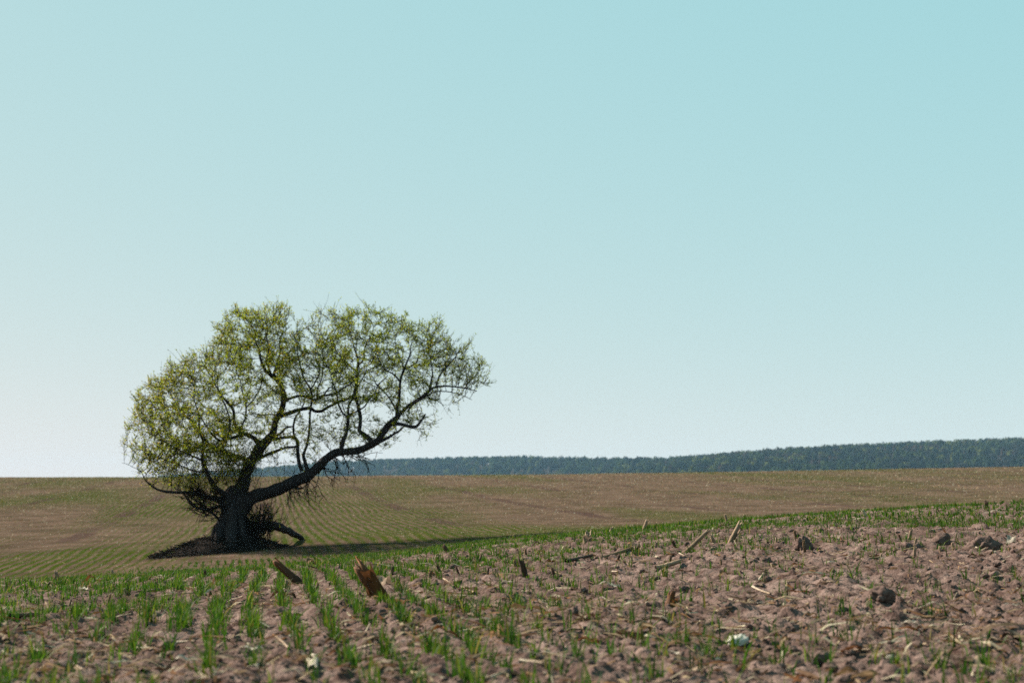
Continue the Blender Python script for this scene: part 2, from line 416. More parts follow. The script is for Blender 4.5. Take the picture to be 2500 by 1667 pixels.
def norm(v): return v/np.maximum(np.linalg.norm(v, axis=-1, keepdims=True), 1e-9)
def tube(mb, P, Rr, sides=5, col=None, lump=0.0, cap=True, seed=0):
    P = np.asarray(P, float); Rr = np.asarray(Rr, float); n = len(P)
    Tn = norm(np.gradient(P, axis=0))
    ref = np.array([0, 0, 1.0]) if abs(Tn[0][2]) < 0.9 else np.array([1.0, 0, 0])
    U = np.zeros_like(P); u = np.cross(Tn[0], ref)
    for i in range(n):
        u = u-Tn[i]*np.dot(u, Tn[i]); u = u/max(np.linalg.norm(u), 1e-9); U[i] = u
    W = np.cross(Tn, U)
    an = np.arange(sides)*2*math.pi/sides
    rad = np.repeat(Rr[:, None], sides, 1)
    if lump:
        s_ = np.arange(n)[:, None]*0.35+seed*7.7; a_ = an[None, :]
        rad = rad*(1+lump*(np.sin(a_*3+1.3*np.sin(s_*0.8)+seed)+0.6*np.sin(a_*5-s_*1.1+seed*2)+0.5*np.sin(s_*2.3+seed)))
    ring = P[:, None, :]+rad[..., None]*(np.cos(an)[None, :, None]*U[:, None, :]+np.sin(an)[None, :, None]*W[:, None, :])
    i, j = np.meshgrid(np.arange(n-1), np.arange(sides), indexing='ij'); j2 = (j+1) % sides
    q = np.stack([i*sides+j, i*sides+j2, (i+1)*sides+j2, (i+1)*sides+j], -1).reshape(-1, 4)
    v = ring.reshape(-1, 3)
    t = None
    if cap:
        v = np.vstack([v, P[-1]+Tn[-1]*Rr[-1]*0.5]); m = n*sides
        jj = np.arange(sides); t = np.stack([(n-1)*sides+jj, (n-1)*sides+(jj+1) % sides, np.full(sides, m)], -1)
    mb.add(v, t, q, col)

def spline(P, step):
    P = np.asarray(P, float); n = len(P)
    E = np.vstack([2*P[0]-P[1], P, 2*P[-1]-P[-2]]); out = []
    for i in range(n-1):
        p0, p1, p2, p3 = E[i:i+4]; L = np.linalg.norm((p2-p1)[:3]); k = max(2, int(L/step))
        t = np.linspace(0, 1, k, endpoint=False)[:, None]
        out.append(0.5*((2*p1)+(-p0+p2)*t+(2*p0-5*p1+4*p2-p3)*t**2+(-p0+3*p1-3*p2+p3)*t**3))
    out.append(P[-1:]); return np.vstack(out)

# ------------------------------------------------------------------ the willow
MPP = TREE_Y/FPX
tree = empty('willow_tree', (TBX, TBY, TBZ))
tag(tree, 'spreading multi-stemmed willow with young yellow-green leaves, alone in the field', 'tree')
ORG = np.array([TBX, TBY, TBZ])
def tp(p):                       # (px, py, depth offset, radius px) -> local point + radius
    q = unproj(p[0], p[1], TREE_Y+p[2])-ORG
    return [q[0], q[1], q[2], p[3]*MPP]

LIMBS = {
 'A': [(576,1225,0,20),(588,1195,0,17),(600,1160,.05,14),(612,1132,.08,13),(625,1110,.1,13),(640,1087,.1,12.5),(656,1071,.1,11),(668,1052,.1,8.5),(670,1037,.1,8),(674,1021,.1,8),(684,1004,.12,7.5),(691,983,.15,7),(691,960,.15,6.3),(686,943,.15,6),(676,926,.2,5.8),(660,913,.2,5),(648,900,.2,4),(638,878,.15,3),(630,850,.1,2.2),(618,820,.1,1.5)],
 'A2': [(668,915,.2,4),(676,890,.3,3),(684,862,.35,2.4),(682,835,.4,1.8),(690,805,.4,1.2)],
 'A3': [(660,912,.2,3.5),(652,880,0,2.6),(656,850,-.1,2),(650,815,-.15,1.3)],
 'B': [(585,1240,0,24),(612,1218,-.03,18),(637,1206,-.08,15.5),(670,1196,-.13,15),(704,1182,-.2,14),(748,1161,-.25,12.5),(780,1136,-.3,11),(797,1120,-.33,10),(821,1106,-.36,9.2),(846,1102,-.4,8.8),(871,1100,-.42,8.8),(896,1091,-.45,9),(921,1076,-.48,8.5),(933,1059,-.5,8.2),(946,1041,-.52,8),(959,1029,-.55,7.5),(971,1018,-.58,5.5),(980,1006,-.6,4.2),(1004,985,-.62,3.6),(1034,966,-.65,3.2),(1051,950,-.67,3),(1066,944,-.7,2.6),(1101,944,-.75,2),(1137,947,-.8,1.5),(1164,953,-.8,1)],
 'B3': [(955,1034,-.54,5),(976,1035,-.62,4.4),(994,1039,-.7,4.2),(1015,1041,-.76,4),(1029,1030,-.8,3),(1040,1012,-.85,1.6)],
 'B4': [(928,1078,-.5,4),(954,1066,-.42,3.2),(971,1056,-.35,2.8),(983,1044,-.3,2.2)],
 'B5': [(909,1080,-.46,6.5),(893,1064,-.35,5.6),(879,1051,-.22,5),(880,1029,-.1,4.6),(876,1003,0,4.3),(871,979,.1,4.2),(868,960,.18,4),(870,930,.25,3.7),(872,905,.3,3.6),(876,885,.35,3),(869,855,.4,2),(862,825,.4,1.3)],
 'B5a': [(871,905,.3,3),(857,895,.4,2.4),(834,873,.55,1.9),(821,853,.6,1.5),(812,825,.65,1)],
 'B5b': [(874,893,.3,2.6),(887,876,.2,2),(892,845,.1,1.6),(905,815,0,1)],
 'B6': [(968,1020,-.58,4.5),(969,996,-.62,4),(974,979,-.65,3.6),(977,946,-.7,3.3),(982,921,-.75,3),(990,898,-.8,2.6),(998,873,-.85,1.9),(1004,846,-.9,1.4)],
 'B6a': [(977,933,-.72,2.4),(962,916,-.8,2),(943,906,-.9,1.7),(930,890,-1.0,1.3),(920,865,-1.05,1)],
 'B6b': [(987,902,-.78,2),(976,876,-.65,1.5),(968,850,-.55,1.1)],
 'B6c': [(988,900,-.8,2),(1004,892,-.85,1.7),(1016,884,-.9,1.5),(1024,860,-.95,1.0)],
 'B7': [(1048,952,-.67,2.8),(1053,930,-.6,2.4),(1055,910,-.5,2),(1050,880,-.4,1.5),(1046,850,-.35,1)],
 'B7a': [(1064,945,-.7,2.6),(1073,917,-.8,2.2),(1089,896,-.9,1.8),(1110,873,-1.0,1.4),(1124,850,-1.05,1)],
 'B8': [(990,998,-.6,2.6),(1018,980,-.45,2.2),(1045,966,-.3,1.9),(1075,956,-.2,1.5),(1119,962,-.1,1),(1150,975,-.05,.7)],
 'B8a': [(996,1003,-.62,2.4),(1010,985,-.8,2),(1034,972,-.95,1.6),(1060,975,-1.1,1.1),(1085,990,-1.2,.8)],
 'B9': [(833,1100,-.38,6),(838,1076,-.42,4.8),(846,1059,-.45,4.2),(848,1029,-.5,3.8),(848,1013,-.52,3.4),(851,990,-.55,2.6),(861,973,-.6,2.2),(866,950,-.65,1.5)],
 'B9a': [(848,1015,-.52,2.8),(838,1009,-.55,2.4),(826,986,-.6,2.2),(821,963,-.65,1.9),(813,938,-.7,1.6),(806,905,-.75,1.1)],
 'B9b': [(849,1014,-.52,2.6),(873,1003,-.55,2.2),(888,994,-.58,2),(899,976,-.62,1.9),(913,960,-.65,1.7),(923,938,-.7,1.5),(946,917,-.75,1.0)],
 'B10': [(967,1000,-.6,2.4),(952,975,-.45,1.9),(934,951,-.3,1.6),(922,938,-.2,1.3),(905,915,-.1,.9)],
 'C': [(676,1020,.1,6.5),(690,1014,.14,5.6),(706,1008,.2,5),(731,999,.28,4.6),(756,996,.35,4.4),(766,1003,.38,4),(785,1003,.42,4),(800,995,.46,3.6),(826,984,.52,3.3),(846,976,.56,3.2),(863,961,.6,2.8),(880,935,.65,1.8),(900,905,.7,1.1)],
 'C2': [(689,990,.14,4.5),(697,978,.05,3.8),(714,970,-.03,3.4),(737,966,-.1,3.2),(761,974,-.18,3.1),(774,976,-.22,3),(789,966,-.26,2.8),(820,960,-.32,2.5),(838,946,-.36,2.2),(860,932,-.4,1.8),(880,905,-.4,1)],
 'C3': [(774,976,-.2,2.2),(776,950,-.25,1.9),(786,925,-.3,1.5),(790,890,-.3,1.2),(785,850,-.3,.9)],
 'C4': [(789,966,-.26,2),(800,950,-.2,2),(812,945,-.1,1.7),(830,962,0,1.3)],
 'D': [(736,1150,-.24,4.6),(730,1125,-.2,4.3),(727,1096,-.15,4.6),(727,1079,-.1,4.4),(719,1066,-.05,4),(705,1065,0,3.6),(689,1067,.05,3.6),(666,1071,.1,4)],
 'D2': [(718,1066,-.05,3),(716,1043,-.1,2.7),(721,1021,-.18,2.6),(731,1006,-.25,2.2),(742,985,-.3,1.6),(745,955,-.35,1)],
 'D3': [(668,1070,.1,4),(689,1054,.2,3),(699,1044,.28,2.6),(712,1041,.34,2)],
 'E': [(752,1150,-.26,6),(744,1124,-.2,4.5),(740,1109,-.15,3.8),(749,1087,-.05,3.3),(754,1059,.02,3),(756,1029,.1,2.8),(757,1004,.15,2.8),(761,973,.2,2.6),(757,950,.22,2.4),(741,922,.25,2.1),(733,897,.3,1.8),(724,860,.3,1.4),(730,825,.3,1)],
 'E2': [(758,952,.22,2.2),(768,935,.3,1.9),(780,905,.4,1.5),(770,870,.5,1.1),(772,830,.5,.8)],
 'F': [(630,1118,.08,5),(645,1112,.12,4),(664,1104,.18,3.6),(686,1096,.15,3.3),(706,1091,.05,3),(727,1090,-.08,3)],
 'G': [(634,1084,.1,8),(622,1071,0,6),(606,1062,-.1,5.3),(591,1056,-.2,5),(580,1045,-.3,4),(571,1029,-.38,3.8),(571,1009,-.42,3.6),(566,996,-.46,3.5),(555,983,-.5,3.3),(542,968,-.55,2.4),(528,945,-.6,1.7),(515,915,-.6,1.1)],
 'G2': [(592,1057,-.2,4.5),(575,1066,-.25,4),(556,1071,-.32,3.6),(540,1077,-.4,3.2),(520,1062,-.5,2.5),(500,1035,-.6,1.9),(480,1005,-.65,1.3)],
 'G3': [(556,1070,-.3,3),(560,1050,-.2,2.5),(561,1030,-.1,2.4),(556,1009,0,2.2),(549,990,.05,2),(535,960,.1,1.4),(530,925,.15,1)],
 'G4': [(588,1052,-.2,3),(593,1033,-.1,2.4),(600,1018,0,2.2),(601,996,.1,2),(600,979,.15,1.9),(591,955,.2,1.5),(586,930,.25,1.2),(575,895,.3,.9)],
 'G5': [(600,996,.1,1.9),(620,973,.05,1.6),(636,946,0,1.3),(640,915,-.05,1)],
 'G6': [(672,1012,.1,2.2),(646,1011,.2,1.7),(623,1009,.3,1.4),(605,1000,.4,1)],
 'H': [(606,1130,.06,8),(592,1118,.15,6),(572,1112,.25,5.4),(550,1103,.35,5),(518,1091,.48,4.3),(503,1076,.55,3.8),(490,1055,.62,3.2),(470,1032,.7,2.6),(450,1010,.75,1.8),(430,985,.8,1.2)],
 'H2': [(540,1100,.4,3),(510,1105,.5,2.6),(480,1100,.62,2.2),(450,1090,.75,1.8),(415,1075,.85,1.3),(380,1055,.9,.9)],
 'I': [(556,1212,-.1,9),(541,1200,-.18,6.8),(524,1187,-.26,5.8),(512,1168,-.32,5),(503,1144,-.38,4.6),(494,1121,-.42,4),(495,1095,-.46,3.2),(493,1072,-.5,2.7),(486,1045,-.52,2.2),(484,1010,-.55,1.8),(474,970,-.58,1.4),(476,930,-.6,1)],
 'I2': [(495,1124,-.42,3),(470,1112,-.55,2.4),(440,1098,-.68,1.9),(405,1080,-.8,1.4),(370,1060,-.85,1)],
 'I3': [(506,1150,-.38,2.6),(480,1150,-.3,2),(450,1140,-.2,1.7),(410,1125,-.1,1.3),(370,1110,0,.9)],
 'J': [(560,1226,0,11),(545,1222,-.05,8),(514,1215,-.1,6.2),(480,1206,-.15,5.2),(458,1202,-.2,4.4),(436,1202,-.25,3.6),(402,1198,-.3,3),(375,1188,-.35,2.2),(354,1171,-.4,1.6),(345,1152,-.42,.9),(322,1140,-.45,.6),(297,1131,-.45,.4)],
 'K': [(555,1238,.05,6),(530,1238,.2,4.4),(505,1241,.35,3.6),(476,1237,.5,3),(462,1225,.6,2.4),(448,1207,.7,1.8),(425,1190,.8,1.2)],
 'L': [(550,1282,-.1,5),(532,1264,-.2,3.6),(514,1249,-.28,3),(497,1243,-.35,2.6),(478,1238,-.4,2),(465,1222,-.45,1.4),(455,1200,-.5,.9)],
 'N': [(603,1338,-.1,20),(610,1312,-.1,17),(622,1296,-.05,13.5),(636,1287,.1,11.5),(657,1283,.5,10.5),(676,1285,1.0,10.8),(692,1291,1.6,9.6),(712,1300,2.4,8.6),(733,1312,3.2,6.5),(742,1320,3.5,4.5)],
}
mb = MB()
tr = spline([tp(p) for p in [(563,1368,0,44),(564,1345,0,38),(567,1318,0,33),(571,1285,0,29),(574,1255,0,29),(574,1228,0,30),(570,1204,0,25),(566,1190,0,14)]], 0.05)
tube(mb, tr[:, :3], tr[:, 3], 22, lump=0.11, seed=3)
for k, (sx, sr, dx, dy_) in enumerate([(545, 15, -28, -.35), (590, 14, 22, -.4), (535, 12, -45, .2), (603, 13, 34, .25), (566, 14, -4, -.55)]):   # root flare and old stems grown together
    pts = spline([tp(p) for p in [(sx+dx, 1352, dy_*1.3, sr*.8), (sx+dx*.4, 1325, dy_*.8, sr), (sx, 1285, dy_*.5, sr), (570, 1225, dy_*.35, sr*.8)]], 0.05)
    tube(mb, pts[:, :3], pts[:, 3], 12, lump=0.14, seed=11+k)
mb.build('trunk', M_bark, tree, True)
nodes = []; nrad = []
for k, (nm, pts) in enumerate(LIMBS.items()):
    sp = spline([tp(p) for p in pts], 0.045)
    wob = np.stack([np.convolve(rng.normal(0, 1, len(sp)+8), np.ones(9)/9, 'valid') for _ in range(3)], -1)
    P = sp[:, :3]+wob*0.030*np.linspace(0.4, 1, len(sp))[:, None]
    Rr = np.maximum(sp[:, 3], 0.0035)
    mbl = MB(); tube(mbl, P, Rr, 12 if Rr.max() > 0.07 else 8 if Rr.max() > 0.03 else 6, lump=0.10 if Rr.max() > .05 else 0.07, seed=k)
    lo = mbl.build('limb', M_bark, tree, True)
    if nm == 'N': lo['label'] = 'thick old limb bent down to the ground'
    if nm not in ('N', 'K', 'L'):
        n0 = int(len(P)*(0.35 if nm in ('A', 'B') else 0.12))
        nodes.append(P[n0::2]); nrad.append(Rr[n0::2])
nodes = np.concatenate(nodes); nrad = np.concatenate(nrad); NL0 = len(nodes)

CROWN = np.array([(318,1100),(312,1065),(320,1030),(335,985),(362,955),(388,915),(425,885),(465,868),(510,858),(532,835),(528,815),(545,790),(575,765),(610,752),(660,748),(690,760),(702,785),(735,795),(762,795),(775,775),(812,762),(850,759),(905,765),(935,780),(985,785),(1040,797),(1085,818),(1130,845),(1162,872),(1180,905),(1188,940),(1165,960),(1110,968),(1105,995),(1080,1022),(1045,1050),(1005,1055),(960,1062),(930,1085),(880,1105),(800,1085),(760,1120),(700,1125),(650,1140),(600,1150),(545,1190),(480,1205),(420,1200),(375,1178),(340,1135)], float)
def inside(P):
    n = len(CROWN); r = np.zeros(len(P), bool); j = n-1
    for i in range(n):
        a, b = CROWN[i], CROWN[j]
        c = ((a[1] > P[:, 1]) != (b[1] > P[:, 1])) & (P[:, 0] < (b[0]-a[0])*(P[:, 1]-a[1])/(b[1]-a[1]+1e-9)+a[0])
        r ^= c; j = i
    return r
def bdist(P):
    d = np.full(len(P), 1e9)
    for i in range(len(CROWN)):
        a = CROWN[i]; b = CROWN[(i+1) % len(CROWN)]; ab = b-a
        t = np.clip(((P-a)@ab)/(ab@ab), 0, 1); d = np.minimum(d, np.linalg.norm(P-(a+t[:, None]*ab), axis=1))
    return d
cand = np.stack([rng.uniform(300, 1195, 60000), rng.uniform(740, 1200, 60000)], -1)
jx = (fbm(cand[:, 0]/16, cand[:, 1]/16, 2, 81)-.5)*70; jy = (fbm(cand[:, 0]/16, cand[:, 1]/16, 2, 85)-.5)*70
cand = cand[inside(cand+np.stack([jx, jy], -1))]; bd = np.where(inside(cand), bdist(cand), 4.0)
dens = np.interp(bd, [0, 60, 130, 200, 300], [1.0, 1.0, 0.52, 0.26, 0.20])
dens *= np.where((cand[:, 1] > 985) & (cand[:, 0] > 600), 0.20, 1)            # open, little-leaved inside right of the leader
dens *= np.where((cand[:, 0] < 560), 1.15, 1)*np.where((cand[:, 0] < 590) & (cand[:, 1] > 1080), 1.7, 1)
dens *= np.where((cand[:, 0] > 1020) & (cand[:, 1] > 900), 0.45, 1)
dens *= np.where(((cand[:, 0]-600)/70)**2+((cand[:, 1]-960)/65)**2 < 1, 0.5, 1)
dens *= np.where(((cand[:, 0]-940)/60)**2+((cand[:, 1]-960)/70)**2 < 1, 0.45, 1)
dens *= 0.15+1.7*np.clip((fbm(cand[:, 0]/42, cand[:, 1]/42, 2, 71)-0.3)*2.2, 0, 1)
keep = rng.random(len(cand)) < dens*0.5
cand = cand[keep]; bd = bd[keep]
half = 1.8*np.sqrt(np.clip(bd/190, 0.02, 1))+0.1
dy = np.clip(rng.normal(0, 0.62, len(cand)), -1.25, 1.25)*half-0.08
att = unproj(cand[:, 0], cand[:, 1], TREE_Y+dy)-ORG

pos = [nodes]; par = [-np.ones(NL0, int)]
allp = nodes.copy(); allpar = -np.ones(NL0, int); nch = np.zeros(NL0, int)
def nearest(at, nd, base):
    D2 = np.full(len(at), 1e9); Id = np.zeros(len(at), int)
    for s0 in range(0, len(nd), 600):
        blk = nd[s0:s0+600]; d2 = ((at[:, None, :]-blk[None])**2).sum(-1); k = d2.argmin(1); m = d2[np.arange(len(at)), k]
        up = m < D2; D2[up] = m[up]; Id[up] = k[up]+s0+base
    return D2, Id
D2, ID = nearest(att, allp, 0)
alive = D2 > 0.09**2; att = att[alive]; D2 = D2[alive]; ID = ID[alive]
STEP, KILL = 0.075, 0.105
for it in range(90):
    if not len(att): break
    vec = norm(att-allp[ID])
    uq, inv = np.unique(ID, return_inverse=True)
    sm = np.zeros((len(uq), 3)); np.add.at(sm, inv, vec)
    ok = nch[uq] < 3
    uq, sm = uq[ok], sm[ok]
    if not len(uq): break
    pp = allpar[uq]; prev = np.where((pp >= 0)[:, None], norm(allp[uq]-allp[np.maximum(pp, 0)]), 0)
    dr = norm(norm(sm)+0.45*prev+rng.normal(0, 0.16, sm.shape))
    new = allp[uq]+dr*STEP*rng.uniform(0.8, 1.15, (len(uq), 1))
    base = len(allp); nch[uq] += 1
    allp = np.vstack([allp, new]); allpar = np.concatenate([allpar, uq]); nch = np.concatenate([nch, np.zeros(len(new), int)])
    d2, idn = nearest(att, new, base)
    up = d2 < D2; D2[up] = d2[up]; ID[up] = idn[up]
    alive = D2 > KILL**2; att, D2, ID = att[alive], D2[alive], ID[alive]
NN = len(allp)
EXP = 2.25; acc = np.zeros(NN); rad = np.zeros(NN)
kids = [[] for _ in range(NN)]
for i in range(NN-1, NL0-1, -1):
    rad[i] = max(acc[i], 0.0033**EXP)**(1/EXP); acc[allpar[i]] += rad[i]**EXP; kids[allpar[i]].append(i)
rad[:NL0] = nrad
for i in range(NL0, NN): rad[i] = min(rad[i], rad[allpar[i]]*0.92)
TW = MB(); tcol = np.array([0.022, 0.018, 0.017])
def chain(start):
    stack = [start]
    while stack:
        i = stack.pop(); ch = [allpar[i], i]
        while kids[ch[-1]]:
            ks = sorted(kids[ch[-1]], key=lambda k: -rad[k]); stack += ks[1:]; ch.append(ks[0])
        P = allp[ch].copy(); Rr = rad[ch].copy(); Rr[0] = min(Rr[0], Rr[1]*1.25)
        if len(P) > 3: P[1:-1] = P[1:-1]*0.5+0.25*(P[:-2]+P[2:])
        tube(TW, P, Rr, 5 if Rr[1] > 0.008 else 4 if Rr[1] > 0.005 else 3, tcol)
for i in range(NL0):
    for k in kids[i]: chain(k)

# leafy shoots on the thin wood
LV = MB()
greens = np.array([[0.180, 0.225, 0.014], [0.235, 0.260, 0.018], [0.125, 0.175, 0.012], [0.27, 0.220, 0.022], [0.19, 0.130, 0.020]])
def leaves_at(P, D, size, cols):
    n = len(P)
    d = norm(D); s = norm(np.cross(d, rng.normal(0, 1, (n, 3)))); L = size[:, None]; Wd = L*rng.uniform(0.30, 0.46, (n, 1))
    v = np.stack([P, P+d*L*0.5+s*Wd*0.5, P+d*L, P+d*L*0.5-s*Wd*0.5], 1).reshape(-1, 3)
    q = np.arange(n*4).reshape(n, 4)
    LV.add(v, None, q, np.repeat(cols, 4, 0))
def local_px(P):
    W = P+ORG; return 1250+FPX*W[:, 0]/W[:, 1]*math.cos(PITCH)*0.998, W[:, 2]
thin = np.where((np.arange(NN) >= NL0) & (rad < 0.0095))[0]
par_dir = norm(allp[thin]-allp[allpar[thin]])
nsh = rng.poisson(np.where(rad[thin] < 0.0055, 1.75, 1.0))
idx = np.repeat(np.arange(len(thin)), nsh)
S0 = allp[thin][idx]+rng.normal(0, 0.004, (len(idx), 3)); pd = par_dir[idx]
perp = norm(np.cross(pd, rng.normal(0, 1, pd.shape)))
sdir = norm(pd*0.75+perp*0.62+np.array([0, 0, 0.28])+rng.normal(0, 0.12, pd.shape))
slen = rng.uniform(0.07, 0.24, len(idx))*np.where(rng.random(len(idx)) < .10, rng.uniform(1.3, 2.2, len(idx)), 1)
nS = len(idx); SEG = 3
pts = np.zeros((nS, SEG+1, 3)); pts[:, 0] = S0; dcur = sdir.copy()
for k in range(SEG):
    pts[:, k+1] = pts[:, k]+dcur*(slen/SEG)[:, None]; dcur = norm(dcur+rng.normal(0, 0.18, dcur.shape)+np.array([0, 0, 0.10]))
e1 = norm(np.cross(sdir, np.array([0.3, 0.2, 1.0]))); e2 = np.cross(sdir, e1)
rw = np.array([0.0036, 0.0030, 0.0024, 0.0015])
ang3 = np.arange(3)*2*math.pi/3
ring = pts[:, :, None, :]+rw[None, :, None, None]*(np.cos(ang3)[None, None, :, None]*e1[:, None, None, :]+np.sin(ang3)[None, None, :, None]*e2[:, None, None, :])
ii, jj = np.meshgrid(np.arange(SEG), np.arange(3), indexing='ij')
q0 = np.stack([ii*3+jj, ii*3+(jj+1) % 3, (ii+1)*3+(jj+1) % 3, (ii+1)*3+jj], -1).reshape(-1, 4)
qq = (q0[None]+(np.arange(nS)*(SEG+1)*3)[:, None, None]).reshape(-1, 4)
TW.add(ring.reshape(-1, 3), None, qq, tcol*1.15)
lpx, lz = local_px(S0)
ldens = np.interp(lpx, [300, 560, 640, 900, 1000, 1200], [7.6, 7.6, 6.0, 6.6, 6.2, 5.0])*(0.35+1.3*fbm(S0[:, 0]*1.6, S0[:, 2]*1.6+S0[:, 1], 2, 33))
ldens *= np.clip((lz-TBZ-0.9)/1.3, 0.55, 1)
nl = rng.poisson(ldens)
li = np.repeat(np.arange(nS), nl); f = rng.uniform(0.15, 1, len(li))*SEG
k = np.minimum(f.astype(int), SEG-1); ff = (f-k)[:, None]
LP = pts[li, k]*(1-ff)+pts[li, k+1]*ff
LD_ = norm(sdir[li]*0.6+rng.normal(0, 0.6, (len(li), 3))+np.array([0, 0, 0.25]))
tone = fbm(LP[:, 0]*1.1+3, LP[:, 2]*1.1+LP[:, 1], 2, 55)
warm = np.clip((0.55-0.0)*np.interp(lpx[li], [300, 450, 600, 800], [0.85, 0.8, 0.35, 0.25])+tone-0.45, 0, 1)
ca = greens[rng.integers(0, 3, len(li))]; cb = greens[rng.integers(3, 5, len(li))]
pick = (rng.random(len(li)) < warm*0.6)[:, None]
lc = np.where(pick, cb, ca)*rng.uniform(0.75, 1.25, (len(li), 1))
leaves_at(LP, LD_, rng.uniform(0.024, 0.048, len(li)), lc)

# dead hanging twigs under the right limb, small shoots above it and suckers round the foot
def wander(p, d, L, r, droop, depth=0, col=tcol, leaf=0.0, kink=0.25):
    n = max(4, int(L/0.06)); P = [np.array(p, float)]; d = norm(np.array(d, float)); ds = []
    for i in range(n):
        d = norm(d+rng.normal(0, kink, 3)+np.array([0, 0, -droop])); P.append(P[-1]+d*L/n); ds.append(d)
    tube(TW, P, np.linspace(r, r*0.3, n+1), 4, col)
    if depth > 0:
        for _ in range(rng.integers(2, 5)):
            i = rng.integers(1, n); wander(P[i], ds[i]+rng.normal(0, 0.6, 3), L*rng.uniform(0.3, 0.6), r*0.55, droop, depth-1, col, leaf, kink)
    if leaf:
        m = rng.poisson(leaf*L*30)
        if m:
            i = rng.integers(1, n+1, m); PP = np.array(P)[i]; leaves_at(PP, rng.normal(0, 1, (m, 3))+np.array([0, 0, .4]), rng.uniform(0.02, 0.038, m), greens[rng.integers(0, 3, m)]*rng.uniform(.6, 1., (m, 1)))
def limb_at(px):
    L = np.array(LIMBS['B'], float); return np.interp(px, L[:, 0], L[:, 1]), np.interp(px, L[:, 0], L[:, 2])
for i in range(46):
    px = rng.uniform(690, 890); py, dyy = limb_at(px)
    q = unproj(px, py+5, TREE_Y+dyy+rng.uniform(-.06, .06))-ORG
    wander(q, (rng.uniform(-.2, 1.0), rng.uniform(-.9, .9), rng.uniform(-.9, -.1)), rng.uniform(0.3, 0.8), rng.uniform(.007, .014), 0.05, 1, leaf=0.02)
for i in range(16):
    px = rng.uniform(660, 830); py, dyy = limb_at(px)
    q = unproj(px, py-6, TREE_Y+dyy+rng.uniform(-.06, .06))-ORG
    wander(q, (rng.uniform(-.7, .2), rng.uniform(-.6, .6), 1), rng.uniform(0.3, 0.65), rng.uniform(.004, .007), -0.03, 1, leaf=0.45, kink=.16)
for i in range(110):                                   # suckers and brush round the foot
    px = rng.uniform(596, 662); q = unproj(px, rng.uniform(1285, 1318), TREE_Y+rng.uniform(-.5, .35))-ORG
    wander(q, (rng.uniform(-.25, .35), rng.uniform(-.4, .4), 1), rng.uniform(0.3, 0.8), rng.uniform(.005, .012), -0.01, 1, leaf=0.12, kink=.2)
for (px, dx, L) in [(668, -.25, .42), (684, .0, .48), (690, .35, .5), (697, 1.0, .48), (678, -.1, .3), (688, .2, .36)]:
    q = unproj(px, 1284, TREE_Y+np.interp(px, [657, 676, 692, 712], [.5, 1.0, 1.6, 2.4]))-ORG; wander(q, (dx, rng.uniform(-.3, .3), .9), L, .007, -.01, 0, kink=.1)
for i in range(120):                                   # low brushwood left of the trunk, young shoots on the trunk head
    px = rng.uniform(478, 560); py = 1250-(560-px)*0.12+rng.uniform(-45, 20); q = unproj(px, py, TREE_Y+rng.uniform(-.5, .5))-ORG
    wander(q, (rng.uniform(-1, -.1), rng.uniform(-.6, .6), rng.uniform(-.1, .8)), rng.uniform(0.25, 0.65), rng.uniform(.005, .013), -0.02, 1, leaf=0.10, kink=.2)
for i in range(150):
    px = rng.uniform(455, 640); py = rng.uniform(1115, 1220); q = unproj(px, py, TREE_Y+rng.uniform(-.5, .5))-ORG
    wander(q, (rng.uniform(-.6, .5), rng.uniform(-.6, .6), 1), rng.uniform(0.25, 0.6), rng.uniform(.004, .007), -0.03, 1, leaf=0.55, kink=.18)
tag(TW.build('twigs', M_twig, tree), kind='stuff')
tag(LV.build('crown', M_leaf, tree), kind='stuff')

# ------------------------------------------------------------------ mound of earth and brushwood at the foot of the willow
n1, n2 = 90, 40
aa, qq_ = np.meshgrid(np.linspace(0, 2*math.pi, n1, endpoint=False), np.linspace(0, 1, n2), indexing='ij')
mx = -0.15+qq_*np.cos(aa)*np.where(np.cos(aa) < 0, 1.35, 1.0); my = qq_*np.sin(aa)*0.95
gz = base_h(mx+TBX, my+TBY)-TBZ
prof = (1-qq_**1.6)*0.34*(0.75+0.5*fbm(mx*3+9, my*3, 3, 401))+(fbm(mx*11, my*11, 3, 402)-0.5)*0.10*(1-qq_)-0.05*qq_
mz = gz+prof
mv = np.stack([mx, my, mz], -1).reshape(-1, 3)
i, j = np.meshgrid(np.arange(n1), np.arange(n2-1), indexing='ij'); i2 = (i+1) % n1
mq = np.stack([i*n2+j, i*n2+j+1, i2*n2+j+1, i2*n2+j], -1).reshape(-1, 4)
mound = empty('brushwood_mound', (TBX, TBY, TBZ)); tag(mound, 'dark mound of earth, leaf litter and fallen twigs at the willow foot', 'mound')
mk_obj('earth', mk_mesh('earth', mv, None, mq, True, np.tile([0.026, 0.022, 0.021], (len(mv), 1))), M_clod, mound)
BR = MB()
for k in range(1500):
    a = rng.uniform(0, 2*math.pi); q = math.sqrt(rng.random())*1.12
    x = -0.15+q*math.cos(a)*(1.45 if math.cos(a) < 0 else 1.15); y = q*math.sin(a)*1.05
    ze = float(base_h(np.array([x+TBX]), np.array([y+TBY]))[0])-TBZ+max(0, (1-min(q, 1)**1.6)*0.34)+rng.uniform(0, .05)
    d = norm(rng.normal(0, 1, 3)*np.array([1, 1, .35])); L = rng.uniform(.08, .34); p = np.array([x, y, ze])
    P = np.array([p-d*L/2, p+rng.normal(0, .015, 3), p+d*L/2]); P[:, 2] = np.maximum(P[:, 2], ze-.03)
    tube(BR, P, [rng.uniform(.003, .009)]*2+[.002], 4, np.array([0.034, 0.028, 0.025])*rng.uniform(.6, 1.6))
tag(BR.build('fallen_twigs', M_twig, mound), kind='stuff')

